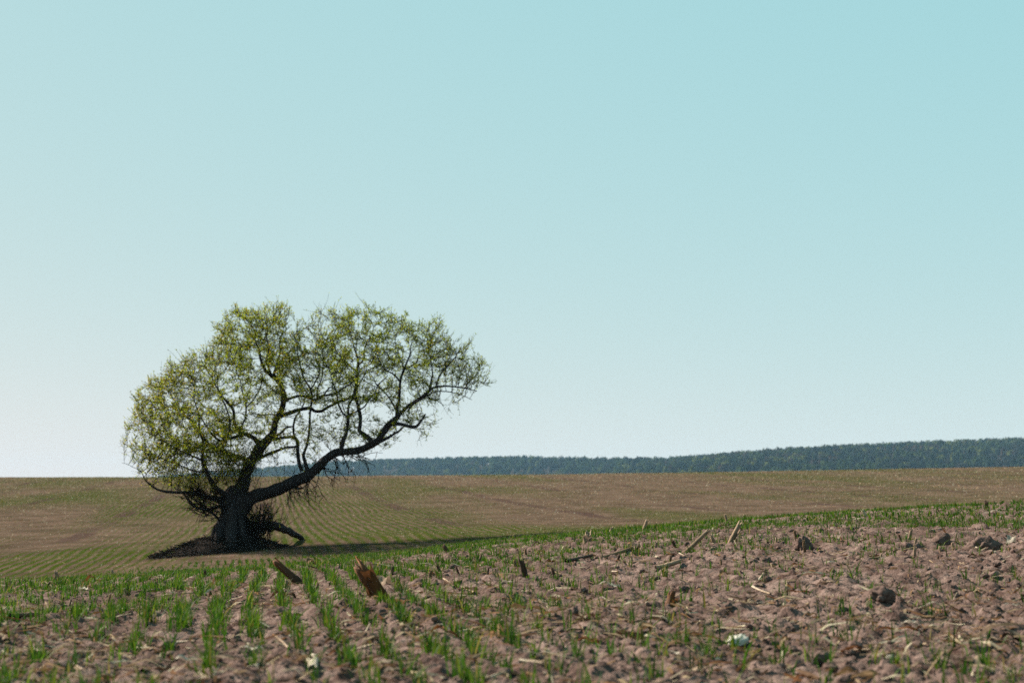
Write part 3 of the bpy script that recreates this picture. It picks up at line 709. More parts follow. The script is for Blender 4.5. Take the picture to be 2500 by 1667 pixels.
# ------------------------------------------------------------------ far wooded ridge
FW = MB()
phi = (1+5**.5)/2
ico = norm(np.array([(-1,phi,0),(1,phi,0),(-1,-phi,0),(1,-phi,0),(0,-1,phi),(0,1,phi),(0,-1,-phi),(0,1,-phi),(phi,0,-1),(phi,0,1),(-phi,0,-1),(-phi,0,1)], float))
icof = np.array([(0,11,5),(0,5,1),(0,1,7),(0,7,10),(0,10,11),(1,5,9),(5,11,4),(11,10,2),(10,7,6),(7,1,8),(3,9,4),(3,4,2),(3,2,6),(3,6,8),(3,8,9),(4,9,5),(2,4,11),(6,2,10),(8,6,7),(9,8,1)])
def subdiv(v, f):
    v = list(map(tuple, v)); c = {}; out = []
    def mid(a, b):
        k = (min(a, b), max(a, b))
        if k not in c: m = norm(np.array(v[a])+np.array(v[b])); v.append(tuple(m)); c[k] = len(v)-1
        return c[k]
    for a, b, d in f:
        x, y, z = mid(a, b), mid(b, d), mid(d, a); out += [(a, x, z), (b, y, x), (d, z, y), (x, y, z)]
    return np.array(v), np.array(out)
ico1 = subdiv(ico, icof); ico2 = subdiv(*ico1); ico3 = subdiv(*ico2)
def lump3(v, amp, f, seed):
    o = np.array([seed*3.7, seed*1.9, seed*5.3])
    n = fbm(v[:, 0]*f+o[0], v[:, 1]*f+o[1]+v[:, 2]*f*0.7, 3, seed % 97)+fbm(v[:, 2]*f+o[2], v[:, 0]*f*0.6+o[1]-v[:, 1]*f, 3, (seed+5) % 97)-1
    return v*(1+amp*n)[:, None]
crown_cols = np.array([[0.040, 0.060, 0.020], [0.026, 0.030, 0.024], [0.018, 0.030, 0.014], [0.090, 0.105, 0.030], [0.060, 0.044, 0.034]])
def far_crowns(n, seed, top=False):
    pxs = rng.uniform(-300, 2950, n); e = edge_of(pxs)
    fr = rng.random(n)**0.8; d = e+fr*520
    if top: d = e+rng.uniform(440, 520, n)
    u = (pxs-1250)/FPX/math.cos(PITCH); x = u*d; y = d; z = base_h(x, y)
    for k in range(n):
        if pxs[k] < 330 and rng.random() < 0.7: continue
        cr = rng.uniform(2.6, 5.2); ht = rng.uniform(9, 12.5)
        b = lump3(ico, 0.5, 1.6, int(rng.integers(1, 9000)))*np.array([cr*.85, cr*.85, ht*.5])+np.array([x[k], y[k], z[k]+ht*.47])
        tone = fbm(np.array([x[k]/70]), np.array([y[k]/70]), 2, 301)[0]
        c = crown_cols[int(np.clip(rng.normal(tone*7-1.5, 1.0), 0, 4))]*rng.uniform(.75, 1.2)
        FW.add(b, icof, None, c*0.8)
        m = 28                                            # clumps of leaves round the lump
        dirs = norm(rng.normal(0, 1, (m, 3))+np.array([0, -.25, .35])); ctr = dirs*np.array([cr, cr, cr*0.85])*rng.uniform(.62, 1.08, (m, 1))+np.array([x[k], y[k], z[k]+ht-cr*0.8])
        a_ = norm(np.cross(dirs, rng.normal(0, 1, (m, 3)))); b_ = norm(np.cross(dirs, a_)+dirs*0.6)
        s_ = cr*rng.uniform(.14, .30, (m, 1))
        v = np.stack([ctr-a_*s_, ctr+b_*s_*.9, ctr+a_*s_, ctr-b_*s_*.7], 1).reshape(-1, 3)
        FW.add(v, None, np.arange(m*4).reshape(m, 4), np.repeat(c*rng.uniform(.7, 1.35, (m, 1)), 4, 0))
far_crowns(3900, 1); far_crowns(900, 2, True)
tag(FW.build('far_wood', M_wood), 'hazy blue-green wood covering the far ridge beyond the field', 'wood', kind='stuff')

# ------------------------------------------------------------------ young crop: blades in drill rows near the camera, tufts beyond
def scatter_rows(r0, r1, per_m, half_ang, dens_fn, jit=0.015):
    ext = r1*1.02; ss = np.arange(-ext, ext, 0.125)
    out = []
    for s0 in ss:
        n = rng.poisson(2*ext*per_m); l = rng.uniform(-ext*0.2, ext, n); s = s0+rng.normal(0, jit, n)+0.02*np.sin(l*0.9+s0)
        x = s*math.cos(ROWA)-l*math.sin(ROWA); y = s*math.sin(ROWA)+l*math.cos(ROWA)
        r = np.hypot(x, y); k = (r > r0) & (r < r1) & (np.abs(np.arctan2(x, y)) < half_ang)
        out.append(np.stack([x[k], y[k]], -1))
    P = np.concatenate(out); d = dens_fn(P[:, 0], P[:, 1])
    return P[rng.random(len(P)) < np.clip(d, 0, 1)]
GR = MB()
def blades(B, L, W, azi, lean, seg, cols):
    """B base points, L lengths, blades of seg pieces bending over"""
    n = len(B); hx, hy = np.cos(azi), np.sin(azi); side = np.stack([-hy, hx, np.zeros(n)], -1)
    tw = rng.normal(0, 0.5, n); side = norm(side*np.cos(tw)[:, None]+np.stack([hx, hy, np.zeros(n)], -1)*np.sin(tw)[:, None])
    t = np.linspace(0, 1, seg+1); rows = []
    for i, tt in enumerate(t):
        out = lean*L*(0.35*tt+0.65*tt*tt); up = L*tt*np.sqrt(np.maximum(1-(lean*tt*0.75)**2, 0.12))
        c = B+np.stack([hx*out, hy*out, up], -1)
        w_ = W*(0.65+0.5*tt if tt < 0.45 else 0.9*(1-tt)/0.55)
        if i < seg: rows += [c-side*w_[:, None]/2, c+side*w_[:, None]/2]
        else: rows.append(c)
    v = np.stack(rows, 1).reshape(-1, 3); m = 2*seg+1; base = (np.arange(n)*m)[:, None]
    q = np.concatenate([base+np.array([[2*i, 2*i+1, 2*i+3, 2*i+2]]) for i in range(seg-1)]) if seg > 1 else None
    tr_ = base+np.array([[2*seg-2, 2*seg-1, 2*seg]])
    GR.add(v, tr_, q, np.repeat(cols, m, 0))
gcol = np.array([[0.034, 0.095, 0.007], [0.055, 0.125, 0.008], [0.022, 0.066, 0.007], [0.092, 0.142, 0.010]])
def clump(x, y):      # plants stand in clumps along the row
    return 0.22+1.5*np.clip((fbm(x*5.5, y*5.5, 2, 610)-0.42)*3.0, 0, 1)
for (r0, r1, per, seg, lo, hi, wmin, wmax, nb) in [(2.3, 5.4, 58, 4, .035, .105, .003, .0066, 3.2), (5.4, 8.0, 50, 3, .028, .085, .0032, .0065, 3.0), (8.0, 13.5, 44, 2, .028, .075, .0045, .008, 2.6), (13.5, 26, 11, 2, .035, .08, .009, .015, 2.2)]:
    P = scatter_rows(r0, r1, per, 0.50, lambda x, y: np.where(green_near(x, y) > 0.95, 0.9, green_near(x, y)*clump(x, y)))
    nbl = 1+rng.poisson(nb-1, len(P)); k = np.repeat(np.arange(len(P)), nbl); n = len(k)
    B = np.stack([P[k, 0]+rng.normal(0, .006, n), P[k, 1]+rng.normal(0, .006, n)], -1)
    z = height(B[:, 0], B[:, 1]); B = np.column_stack([B, z-0.004])
    pl = rng.uniform(lo, hi, len(P))
    blades(B, pl[k]*rng.uniform(.55, 1.1, n), rng.uniform(wmin, wmax, n), rng.uniform(0, 2*math.pi, n), np.clip(rng.gamma(2.0, .22, n), .05, 1.0), seg, np.where((rng.random(n) < .07)[:, None], np.array([0.17, 0.14, 0.035]), gcol[rng.integers(0, 4, n)])*rng.uniform(.65, 1.3, (n, 1)))
tag(GR.build('young_crop', M_grass), 'bright green young cereal blades in drill rows on the near soil', 'grass', kind='stuff')
GR = MB()
def far_pts(n, r0, r1, half):
    r = np.sqrt(rng.uniform(r0**2, r1**2, n)); r = np.where(rng.random(n) < .6, rng.uniform(r0, r1, n), r); a = rng.uniform(-half, half, n); return r*np.sin(a), r*np.cos(a)
x, y = far_pts(190000, 25, 128, 0.43)
s, l = rowc(x, y); s = np.round(s/0.25)*0.25+rng.normal(0, .034, len(s))
x = s*math.cos(ROWA)-l*math.sin(ROWA); y = s*math.sin(ROWA)+l*math.cos(ROWA)
k = rng.random(len(x)) < np.clip(green_far(x, y)*0.9, 0.12, 1)
k &= np.hypot((x-TBX)/1.5, (y-TBY)/1.1) > 1
x, y = x[k], y[k]; n = len(x)
B = np.column_stack([x, y, height(x, y)-.005]); sc = np.clip(np.hypot(x, y)/45, .8, 2.0)
blades(B, rng.uniform(.03, .075, n)*np.clip(sc, .8, 1.25), rng.uniform(.012, .024, n)*sc, rng.uniform(0, 6.28, n), rng.uniform(.1, .8, n), 1, gcol[rng.integers(0, 4, n)]*np.array([1.3, .95, 1.1])*rng.uniform(.6, 1.2, (n, 1)))
tag(GR.build('far_crop', M_grass), 'thin green rows of young crop on the rising far field', 'crop', kind='stuff')

# ------------------------------------------------------------------ crumbs of soil and straw litter, too many to count
scols = 1.05*np.array([[0.34, 0.26, 0.17], [0.46, 0.39, 0.28], [0.22, 0.13, 0.07], [0.19, 0.095, 0.045], [0.28, 0.20, 0.125], [0.11, 0.065, 0.04]])
ST = MB()
def strips(B, L, W, az, pitch, curl, cols, seg=2):
    n = len(B); d = np.stack([np.cos(az)*np.cos(pitch), np.sin(az)*np.cos(pitch), np.sin(pitch)], -1); sd = norm(np.cross(d, np.array([0, 0, 1.0])+rng.normal(0, .45, (n, 3)))); up = np.cross(sd, d)
    rows = []
    for i in range(seg+1):
        t = i/seg-.5; c = B+d*(L*t)[:, None]+up*(curl*L*(0.25-t*t))[:, None]; wv = (W*(1-0.5*abs(2*t)))[:, None]
        rows += [c-sd*wv/2, c+sd*wv/2]
    v = np.stack(rows, 1).reshape(-1, 3); m = 2*(seg+1); base = (np.arange(n)*m)[:, None]
    q = np.concatenate([base+np.array([[2*i, 2*i+1, 2*i+3, 2*i+2]]) for i in range(seg)])
    ST.add(v, None, q, np.repeat(cols, m, 0))
def near_pts(n, r0, r1, half=0.5):
    r = np.exp(rng.uniform(math.log(r0), math.log(r1), n)); a = rng.uniform(-half, half, n); return r*np.sin(a), r*np.cos(a)
x, y = near_pts(44000, 2.3, 26); n = len(x); k = rng.random(n) < np.clip(2.2*(fbm(x*1.3, y*1.3, 3, 520)-.25), 0.05, 1); x, y = x[k], y[k]; n = len(x)
strips(np.column_stack([x, y, height(x, y)+rng.uniform(0, .010, n)]), rng.gamma(2.0, .025, n)+.014, rng.uniform(.002, .012, n), rng.uniform(0, 6.28, n), rng.normal(0, .22, n), rng.normal(.15, .3, n), scols[rng.integers(0, 6, n)]*rng.uniform(.6, 1.15, (n, 1)))
x, y = far_pts(85000, 26, 128, 0.43); n = len(x); sc = np.clip(np.hypot(x, y)/50, .7, 1.9)
strips(np.column_stack([x, y, height(x, y)+rng.uniform(.005, .03, n)]), (rng.gamma(2, .014, n)+.022)*sc, rng.uniform(.007, .020, n)*sc, rng.uniform(0, 6.28, n), rng.normal(0, .8, n), rng.normal(.1, .3, n), np.clip(scols[rng.integers(0, 5, n)]*rng.uniform(.7, 2.0, (n, 1)), 0, .7), 1)
tag(ST.build('straw_litter', M_straw), 'scattered straw crumbs and leaf scraps strewn over the soil', 'straw', kind='stuff')

SOILC = np.array([0.150, 0.102, 0.088])
CB = MB()
var1 = [lump3(ico1[0], 0.75, 1.3, 100+i) for i in range(14)]; var0 = [lump3(ico, 0.8, 1.2, 200+i) for i in range(14)]
def crumb_field(n, r0, r1, s0, s1, var, faces, bias):
    x, y = near_pts(n, r0, r1, 0.46)
    p = np.clip(0.25+0.16*x*bias/np.maximum(np.hypot(x, y)/6, .6)+0.9*(fbm(x*1.4, y*1.4, 2, 530)-.3), .06, 1); k = rng.random(n) < p; x, y = x[k], y[k]
    z = height(x, y); s = s0*(s1/s0)**(rng.random(len(x))**2.2)
    for i in range(len(x)):
        a = rng.uniform(0, 6.28); R_ = np.array([[math.cos(a), -math.sin(a), 0], [math.sin(a), math.cos(a), 0], [0, 0, 1]])
        v = (var[i % 14]*np.array([1, rng.uniform(.65, 1), rng.uniform(.5, .85)])*s[i])@R_.T+np.array([x[i], y[i], z[i]+s[i]*rng.uniform(.0, .35)])
        CB.add(v, faces, None, SOILC*rng.uniform(.7, 1.2))
crumb_field(2600, 2.4, 15, .012, .026, var1, ico1[1], 1)
crumb_field(9000, 2.4, 15, .005, .014, var0, icof, 1)
crumb_field(12000, 2.4, 12, .004, .012, var0, icof, .5)
tag(CB.build('soil_crumbs', M_clod), 'loose crumbs of pale brown soil strewn over the near ground', 'soil', kind='stuff')

# ------------------------------------------------------------------ maize stubble, stems, leaf scraps, clods and stones
from mathutils import Quaternion
PALE = (0.30, 0.215, 0.155); TAN = (0.18, 0.112, 0.06); RUST = (0.14, 0.056, 0.022); DARK = (0.034, 0.021, 0.016); WHITE = (0.44, 0.38, 0.31); BROWN = (0.080, 0.043, 0.025)

def stem_mesh(L, r, col, col2, seed, ragged=1.0, nodes=1, bend=0.0, taper=0.85):
    """a maize stem: fluted, jointed, hollow at the torn upper end"""
    g = np.random.default_rng(seed); S = 14; n = max(8, int(L/(r*0.9))); mb = MB()
    t = np.linspace(0, 1, n+1); an = np.arange(S)*2*math.pi/S
    rad_ = r*(1-(1-taper)*t)
    for _ in range(nodes):
        c = g.uniform(.2, .75); rad_ = rad_*(1+0.22*np.exp(-((t-c)*L/(r*0.55))**2))
    rad_ = rad_*(1+0.35*np.exp(-t*L/(r*1.2)))
    flute = 1+0.07*np.sin(an*5+g.uniform(0, 6))+0.05*g.normal(0, 1, S)
    ctr = np.stack([bend*L*t*t, 0*t, L*t], -1); jag = ragged*r*g.uniform(-1.6, 1.1, S)
    ring = np.zeros((n+1, S, 3))
    for i in range(n+1):
        rr_ = rad_[i]*flute; ring[i] = ctr[i]+np.stack([rr_*np.cos(an), rr_*np.sin(an)*0.88, 0*an], -1)
        ring[i, :, 2] += jag*np.clip((t[i]-.7)/.3, 0, 1)
    inner = ring[n]*1.0; inner[:, :2] = ctr[n][:2]+(ring[n][:, :2]-ctr[n][:2])*0.72
    pit = inner.copy(); pit[:, 2] = L-r*1.9
    v = np.concatenate([ring.reshape(-1, 3), inner, pit, [[ctr[n][0], 0, L-r*1.7]]])
    i, j = np.meshgrid(np.arange(n+2), np.arange(S), indexing='ij'); j2 = (j+1) % S
    q = np.stack([i*S+j, i*S+j2, (i+1)*S+j2, (i+1)*S+j], -1).reshape(-1, 4)
    jj = np.arange(S); tr_ = np.stack([(n+2)*S+jj, (n+2)*S+(jj+1) % S, np.full(S, (n+3)*S)], -1)
    cc = np.array(col)[None]*(1-t[:, None])+np.array(col2)[None]*t[:, None]
    c = np.repeat(cc, S, 0)*np.repeat(g.uniform(.8, 1.2, (1, S, 1)), n+1, 0).reshape(-1, 1)
    c = np.concatenate([c, np.tile(np.array(col2)*1.1, (S, 1)), np.tile(np.array(col2)*.6, (S+1, 1))])
    mb.add(v, tr_, q, c); return mb.mesh('stem', True)

def sheath_mesh(L, r, col, seed, arc=3.2, flare=0.6):
    """dry leaf sheath wrapped round part of a stem, loose and torn at its upper edge"""
    g = np.random.default_rng(seed); n, m = 9, 9; mb = MB()
    a0 = g.uniform(0, 6.28); t = np.linspace(0, 1, n+1); an = a0+np.linspace(-arc/2, arc/2, m)
    off = r*flare*g.uniform(.3, 1.6, m)
    v = np.zeros((n+1, m, 3)); 
    for i in range(n+1):
        rr_ = r*1.12+off*t[i]**2.2; zz = L*t[i]*(1-0.28*np.abs(np.sin(np.arange(m)*1.9+seed))*t[i])
        v[i] = np.stack([rr_*np.cos(an), rr_*np.sin(an), zz], -1)
    i, j = np.meshgrid(np.arange(n), np.arange(m-1), indexing='ij')
    q = np.stack([i*m+j, i*m+j+1, (i+1)*m+j+1, (i+1)*m+j], -1).reshape(-1, 4)
    q = np.array([k for k in q if g.random() > 0.06])
    mb.add(v.reshape(-1, 3), None, q, np.array(col)*g.uniform(.75, 1.2, (n*m+m, 1))); return mb.mesh('leaf_sheath', True)

def leaf_mesh(L, W, col, seed, arch=0.18, twist=0.8, fold=0.35):
    """a scrap of dry maize leaf: folded along its rib, curled and torn at the ends"""
    g = np.random.default_rng(seed); n = 12; t = np.linspace(-.5, .5, n+1); mb = MB()
    wv = W*(1-(2*np.abs(t))**3)**.7*g.uniform(.75, 1.1, n+1)+W*.12
    ax = np.stack([L*t, g.normal(0, .12)*L*(t*t)*2, arch*L*(0.25-t*t)*2*(1+.4*np.sin(t*9+g.uniform(0, 6)))], -1); ax[:, 2] -= ax[:, 2].min()
    ang = twist*t+g.uniform(-.3, .3); rows = []
    for k in (-1, -.5, 0, .5, 1):
        up = fold*abs(k)*W*.5+0.12*W*np.sin(t*14+k*3)
        y = k*wv/2; rows.append(ax+np.stack([0*t, y*np.cos(ang)-up*np.sin(ang), y*np.sin(ang)+up*np.cos(ang)], -1))
    v = np.stack(rows, 1); i, j = np.meshgrid(np.arange(n), np.arange(4), indexing='ij')
    q = np.stack([i*5+j, i*5+j+1, (i+1)*5+j+1, (i+1)*5+j], -1).reshape(-1, 4)
    mb.add(v.reshape(-1, 3), None, q, np.repeat(np.array(col)*g.uniform(.75, 1.2, (n+1, 1)), 5, 0)); return mb.mesh('leaf_scrap', True)

def clod_mesh(seed, big, col, flat=0.7, amp=0.7):
    v, f = ico3 if big else ico2
    w_ = lump3(v, amp, 1.3, seed); w_ = lump3(w_, amp*.45, 3.6, seed+31); w_ = lump3(w_, amp*.25, 8.0, seed+57)*np.array([1, .85, flat])
    g = np.random.default_rng(seed)
    return mk_mesh('clod', w_, f, None, True, np.array(col)*(0.8+0.4*fbm(w_[:, 0]*3, w_[:, 1]*3+w_[:, 2]*2, 2, seed % 50))[:, None])

def axis_rot(o, d):
    o.rotation_mode = 'QUATERNION'; o.rotation_quaternion = Vector((0, 0, 1)).rotation_difference(Vector(d))

seed_ = [1000]
def nx(): seed_[0] += 17; return seed_[0]
def stub(px0, py0, px1, py1, wpx, col, col2, label, dy=0.0, sheath=None, strips=0, name='maize_stub', nodes=1, bend=0.0, ragged=1.0):
    b = ground_hit(px0, py0); Y = b[1]; tip = unproj(px1, py1, Y+dy); r = wpx/2*Y/FPX
    ax = tip-b; L0 = np.linalg.norm(ax); d = ax/L0; root = b-d*0.03; L = L0+0.03
    e = empty(name, tuple(root)); axis_rot(e, d); tag(e, label, 'maize stub')
    mk_obj('stem', stem_mesh(L, r, col, col2, nx(), ragged, nodes, bend), M_stalk, e)
    if sheath: mk_obj('leaf_sheath', sheath_mesh(L*.8, r*1.05, sheath, nx()), M_straw, e, (0, 0, L*.12))
    for k in range(strips):
        g = np.random.default_rng(nx()); o = mk_obj('torn_strip', leaf_mesh(L*g.uniform(.45, .7), r*g.uniform(.5, .9), np.array(col2)*g.uniform(.8, 1.3), nx(), .25), M_straw, e, (r*g.uniform(-.4, .9), r*g.uniform(-1, .5), L*g.uniform(.45, .62)))
        o.rotation_euler = (g.uniform(-.2, .2), -math.pi/2+g.uniform(-.45, .35), g.uniform(0, 1))
    return e

stub(935, 1462, 872, 1376, 33, BROWN, RUST, 'thick split rust-brown maize stub leaning left, shredded at its top', .03, RUST, 3)
stub(731, 1424, 674, 1372, 19, DARK, RUST, 'slim rust-brown maize stub with blackened foot, leaning left in the grass', .03, None, 1)
stub(1284, 1404, 1271, 1366, 14, DARK, BROWN, 'short dark upright maize stub among thin grass', .01, None, 1, ragged=1.6)
stub(1677, 1340, 1731, 1293, 11, TAN, PALE, 'bare pale maize stick leaning right at the edge of the clods', .05)
stub(1778, 1322, 1806, 1277, 11, TAN, PALE, 'pale maize stub with loose sheath leaning right before the green strip', .04, PALE, 1)
stub(1571, 1292, 1580, 1268, 8, TAN, PALE, 'thin pale stalk with hooked tip standing in the far green strip', .02, None, 1)
stub(1491, 1300, 1493, 1287, 8, PALE, PALE, 'tiny pale stub poking out of the far green strip', .0)
stub(1777, 1275, 1770, 1255, 6, TAN, PALE, 'thin upright straw standing above the green strip', .0)
stub(1433, 1327, 1436, 1301, 17, TAN, PALE, 'squat pale husk-wrapped stub at the foot of the green strip', .0, PALE, 2)
stub(1096, 1347, 1084, 1333, 12, DARK, BROWN, 'small dark stub on the bare crest, leaning left', .0, None, 0)
stub(2117, 1263, 2106, 1246, 8, PALE, WHITE, 'bleached broken stalk leaning left in the lush green strip', .0)
stub(2408, 1240, 2407, 1223, 11, DARK, BROWN, 'short dark stub standing at the top of the green strip', .0)
stub(2231, 1362, 2234, 1336, 8, BROWN, PALE, 'thin pale-tipped upright stub between the dark clods', .0)
stub(1636, 1476, 1641, 1448, 20, RUST, RUST, 'short rust-red husk stub among the clods', .0, RUST, 2)
stub(140, 1414, 136, 1392, 10, TAN, PALE, 'small pale upright stub in the straw on the left crest', .0, PALE, 1)
stub(276, 1404, 273, 1391, 7, TAN, PALE, 'short thin stub beside a rusty heap of leaves', .0)

def stick(px0, py0, px1, py1, wpx, col, col2, label, name='maize_stem_piece', nodes=1, cat='stem piece', group=None, lift=0.0):
    a = ground_hit(px0, py0); b = ground_hit(px1, py1); r = wpx/2*(a[1]+b[1])/2/FPX
    a = a+np.array([0, 0, r*.7]); b = b+np.array([0, 0, r*.7+lift]); d = b-a; L = np.linalg.norm(d)
    mid = np.linspace(0, 1, 9)[:, None]*d+a; rise = max(0, float((height(mid[:, 0], mid[:, 1])+r*.4-mid[:, 2]).max()))*.8
    o = mk_obj(name, stem_mesh(L, r, col, col2, nx(), .8, nodes, np.random.default_rng(nx()).normal(0, .05)), M_stalk, None, tuple(a+np.array([0, 0, rise]))); axis_rot(o, d/L)
    return tag(o, label, cat, group)
stick(1470, 1358, 1548, 1347, 9, TAN, TAN, 'long tan maize stem lying flat on bare soil', nodes=2)
stick(1383, 1372, 1447, 1359, 9, DARK, BROWN, 'dark rotten maize stem lying across the soil', nodes=2)
stick(1601, 1384, 1665, 1380, 11, PALE, PALE, 'stout pale jointed maize stem lying on the clods', nodes=2)
stick(1838, 1432, 1868, 1450, 6, WHITE, PALE, 'thin white straw lying on the clods')
stick(764, 1606, 768, 1650, 26, WHITE, WHITE, 'thick bleached white stem chunk lying end-on in the soil', nodes=1)
stick(20, 1512, 92, 1500, 13, BROWN, TAN, 'brown maize stem lying on soil at the left edge of the grass', nodes=2)
stick(345, 1450, 390, 1438, 7, PALE, TAN, 'bent tan straw lying among grass rows')
stick(128, 1440, 160, 1425, 6, WHITE, PALE, 'short white straw slanting over the left grass')
stick(2145, 1365, 2110, 1369, 7, TAN, PALE, 'short tan stem lying behind the big dark clod')
stick(1130, 1430, 1148, 1450, 6, PALE, PALE, 'thin pale straw lying between grass tufts')
stick(1040, 1490, 1095, 1488, 8, DARK, DARK, 'blackened stem lying in the middle of the grass rows')
stick(672, 1548, 716, 1577, 7, TAN, PALE, 'thin tan straw slanting across bare soil below the grass')
stick(1060, 1540, 1115, 1532, 9, TAN, PALE, 'broad tan stem half sunk in soil')
stick(2060, 1292, 2095, 1284, 6, DARK, BROWN, 'dark stem leaning over the lower edge of the green strip', lift=.03)
stick(2260, 1297, 2312, 1288, 6, PALE, PALE, 'pale straw lying in the lower green strip')
stick(1300, 1590, 1345, 1588, 12, BROWN, TAN, 'brown stem half buried in the near soil')

def scrap(px, py, lpx, wpx, az, col, label, group=None, arch=.18, name='leaf_scrap', up=0.0):
    b = ground_hit(px, py); k = b[1]/FPX
    o = mk_obj(name, leaf_mesh(lpx*k, wpx*k, col, nx(), arch), M_straw, None, (b[0], b[1], b[2]+.002+up)); o.rotation_euler = (0, 0, az)
    return tag(o, label, 'dry leaf', group)
scrap(940, 1432, 70, 22, 1.2, PALE, 'pale curled husk beside the thick split stub', None, .5)
scrap(1275, 1482, 110, 20, .12, TAN, 'long tan-orange husk lying along the soil between grass rows')
scrap(2185, 1528, 120, 15, .05, RUST, 'long rust-orange husk lying on the clods')
scrap(2222, 1517, 44, 17, .35, WHITE, 'small bright white leaf chip on the clods')
scrap(2430, 1550, 150, 34, -.15, PALE, 'big arched pale maize leaf over dark soil', None, .35)
scrap(1660, 1562, 100, 16, .2, TAN, 'wavy tan husk lying on soil beside the white stone')
scrap(1525, 1535, 95, 26, -.2, BROWN, 'crumpled brown husk lying in a heap')
scrap(1575, 1528, 60, 22, 1.0, TAN, 'folded tan husk standing on the crumpled brown one', None, .6)
scrap(1780, 1305, 80, 4, -.5, BROWN, 'thin bent brown leaf arching between two pale stubs', None, .5)
scrap(2470, 1318, 45, 18, 1.1, WHITE, 'curled white leaf on the dark clods', None, .6)
scrap(2090, 1268, 70, 8, .1, WHITE, 'flat bleached leaf lying under the broken stalk')
scrap(2425, 1250, 60, 10, .2, WHITE, 'bleached leaf lying across the top of the green strip')
scrap(225, 1420, 50, 18, .1, RUST, 'rusty heap of leaf on the left crest', None, .5)
scrap(760, 1380, 45, 16, .8, TAN, 'crossed tan leaf lying behind the slim stub', None, .6)
scrap(690, 1455, 70, 16, -.3, BROWN, 'dark brown husk lying beside the thick stub', None, .4)
scrap(60, 1585, 60, 12, .15, TAN, 'tan leaf lying at the left edge of the near soil')
scrap(100, 1640, 90, 14, .3, TAN, 'long tan husk on near soil below the left tufts')
scrap(235, 1660, 80, 26, .1, BROWN, 'dark brown heap of husk on the near soil', None, .45)
scrap(1310, 1265+65, 40, 14, .3, DARK, 'dark crumpled leaf on the bare crest', None, .6)
scrap(690, 1534, 36, 16, .2, WHITE, 'small white leaf flake on near bare soil')

def clod(px, py, wpx, label, col=None, flat=.7, group=None, big=True, mat=None, name='soil_clod', cat='clod', sink=.35):
    b = ground_hit(px, py); s = wpx/2*b[1]/FPX
    o = mk_obj(name, clod_mesh(nx(), big, SOILC*.85 if col is None else col, flat), mat or M_clod, None, (b[0], b[1]+s*.5, b[2]+s*flat*(1-2*sink)))
    o.scale = (s, s, s); o.rotation_euler = (0, 0, np.random.default_rng(nx()).uniform(0, 6)); return tag(o, label, cat, group)
clod(2155, 1468, 66, 'large rounded dark clod standing alone on the crumbs', flat=.85)
clod(1962, 1334, 42, 'pointed dark clod just below the green strip', flat=1.1)
clod(2405, 1345, 92, 'broad dark clod with flat top at the right soil crest', flat=.55)
clod(2235, 1335, 58, 'lumpy dark clod beside the broad one on the crest', flat=.75)
clod(2305, 1326, 46, 'smaller dark clod between two larger ones on the crest', flat=.8)
clod(1397, 1497, 32, 'dark round clod standing between grass tufts', flat=.9)
clod(1668, 1436, 36, 'dark wedge-shaped clod among crumbs', flat=.7)
clod(1930, 1520, 44, 'dark clod in the near crumbs below the white straw', flat=.7)
clod(2400, 1575, 70, 'dark hollowed clod under the big arched leaf', flat=.6)
clod(1870, 1372, 34, 'small dark clod lying before pale curved leaf', flat=.7)
clod(1801, 1556, 54, 'bright white angular stone lying on the brown soil', (0.50, 0.46, 0.39), .38, None, True, M_stone, 'stone', 'stone', -.25).rotation_euler = (.38, -.15, .3)
clod(2178, 1664-62, 22, 'small pale stone in the near soil', (0.30, 0.27, 0.23), .7, None, True, M_stone, 'stone', 'stone', .2)

LM = []                      # named landmarks: each small piece is described by the one it lies nearest
for o in list(COL.objects):
    if o.parent is None and o.get('category') in ('maize stub', 'stem piece', 'dry leaf', 'clod', 'stone'): LM.append((np.array(o.location), o['label']))
SHORT = {'thick split': 'thick split rust-brown stub', 'slim rust': 'slim rust-brown stub', 'short dark upright': 'short dark upright stub', 'bare pale': 'bare leaning pale stick', 'pale maize stub': 'pale sheathed stub', 'squat pale': 'squat husk-wrapped stub',
 'small dark stub': 'small dark stub on the crest', 'thin pale-tipped': 'thin pale-tipped stub', 'short rust-red': 'rust-red husk stub', 'small pale upright': 'small pale stub on the left crest', 'long tan maize': 'long tan stem', 'dark rotten': 'dark rotten stem', 'stout pale': 'stout jointed stem', 'thick bleached': 'thick bleached stem chunk', 'brown maize stem': 'lying brown maize stem',
 'blackened stem': 'blackened stem', 'bent tan straw': 'bent tan straw', 'large rounded': 'large rounded dark clod', 'pointed dark': 'pointed dark clod', 'broad dark clod': 'broad flat-topped clod', 'dark round clod': 'dark round clod in the grass', 'dark wedge': 'wedge-shaped clod', 'dark hollowed': 'hollowed clod under the arched leaf',
 'bright white': 'bright white stone', 'small pale stone': 'small pale stone', 'long tan-orange': 'long tan-orange husk', 'long rust-orange': 'long rust-orange husk', 'crumpled brown': 'crumpled brown husk', 'dark brown heap': 'dark brown husk heap', 'thin tan straw': 'thin slanting tan straw', 'thin pale straw': 'thin pale straw in the grass', 'brown stem half': 'half-buried brown stem', 'rusty heap': 'rusty leaf heap', 'small bright white leaf': 'bright white leaf chip', 'bleached broken': 'bleached broken stalk'}
LM = [(p, next((v for k, v in SHORT.items() if l.startswith(k)), None)) for p, l in LM]; LM = [(p, l) for p, l in LM if l]
def by(o, what):
    p = np.array(o.location); o['label'] = what+', nearest the '+min(LM, key=lambda m: float(((m[0]-p)[:2]**2).sum()))[1]
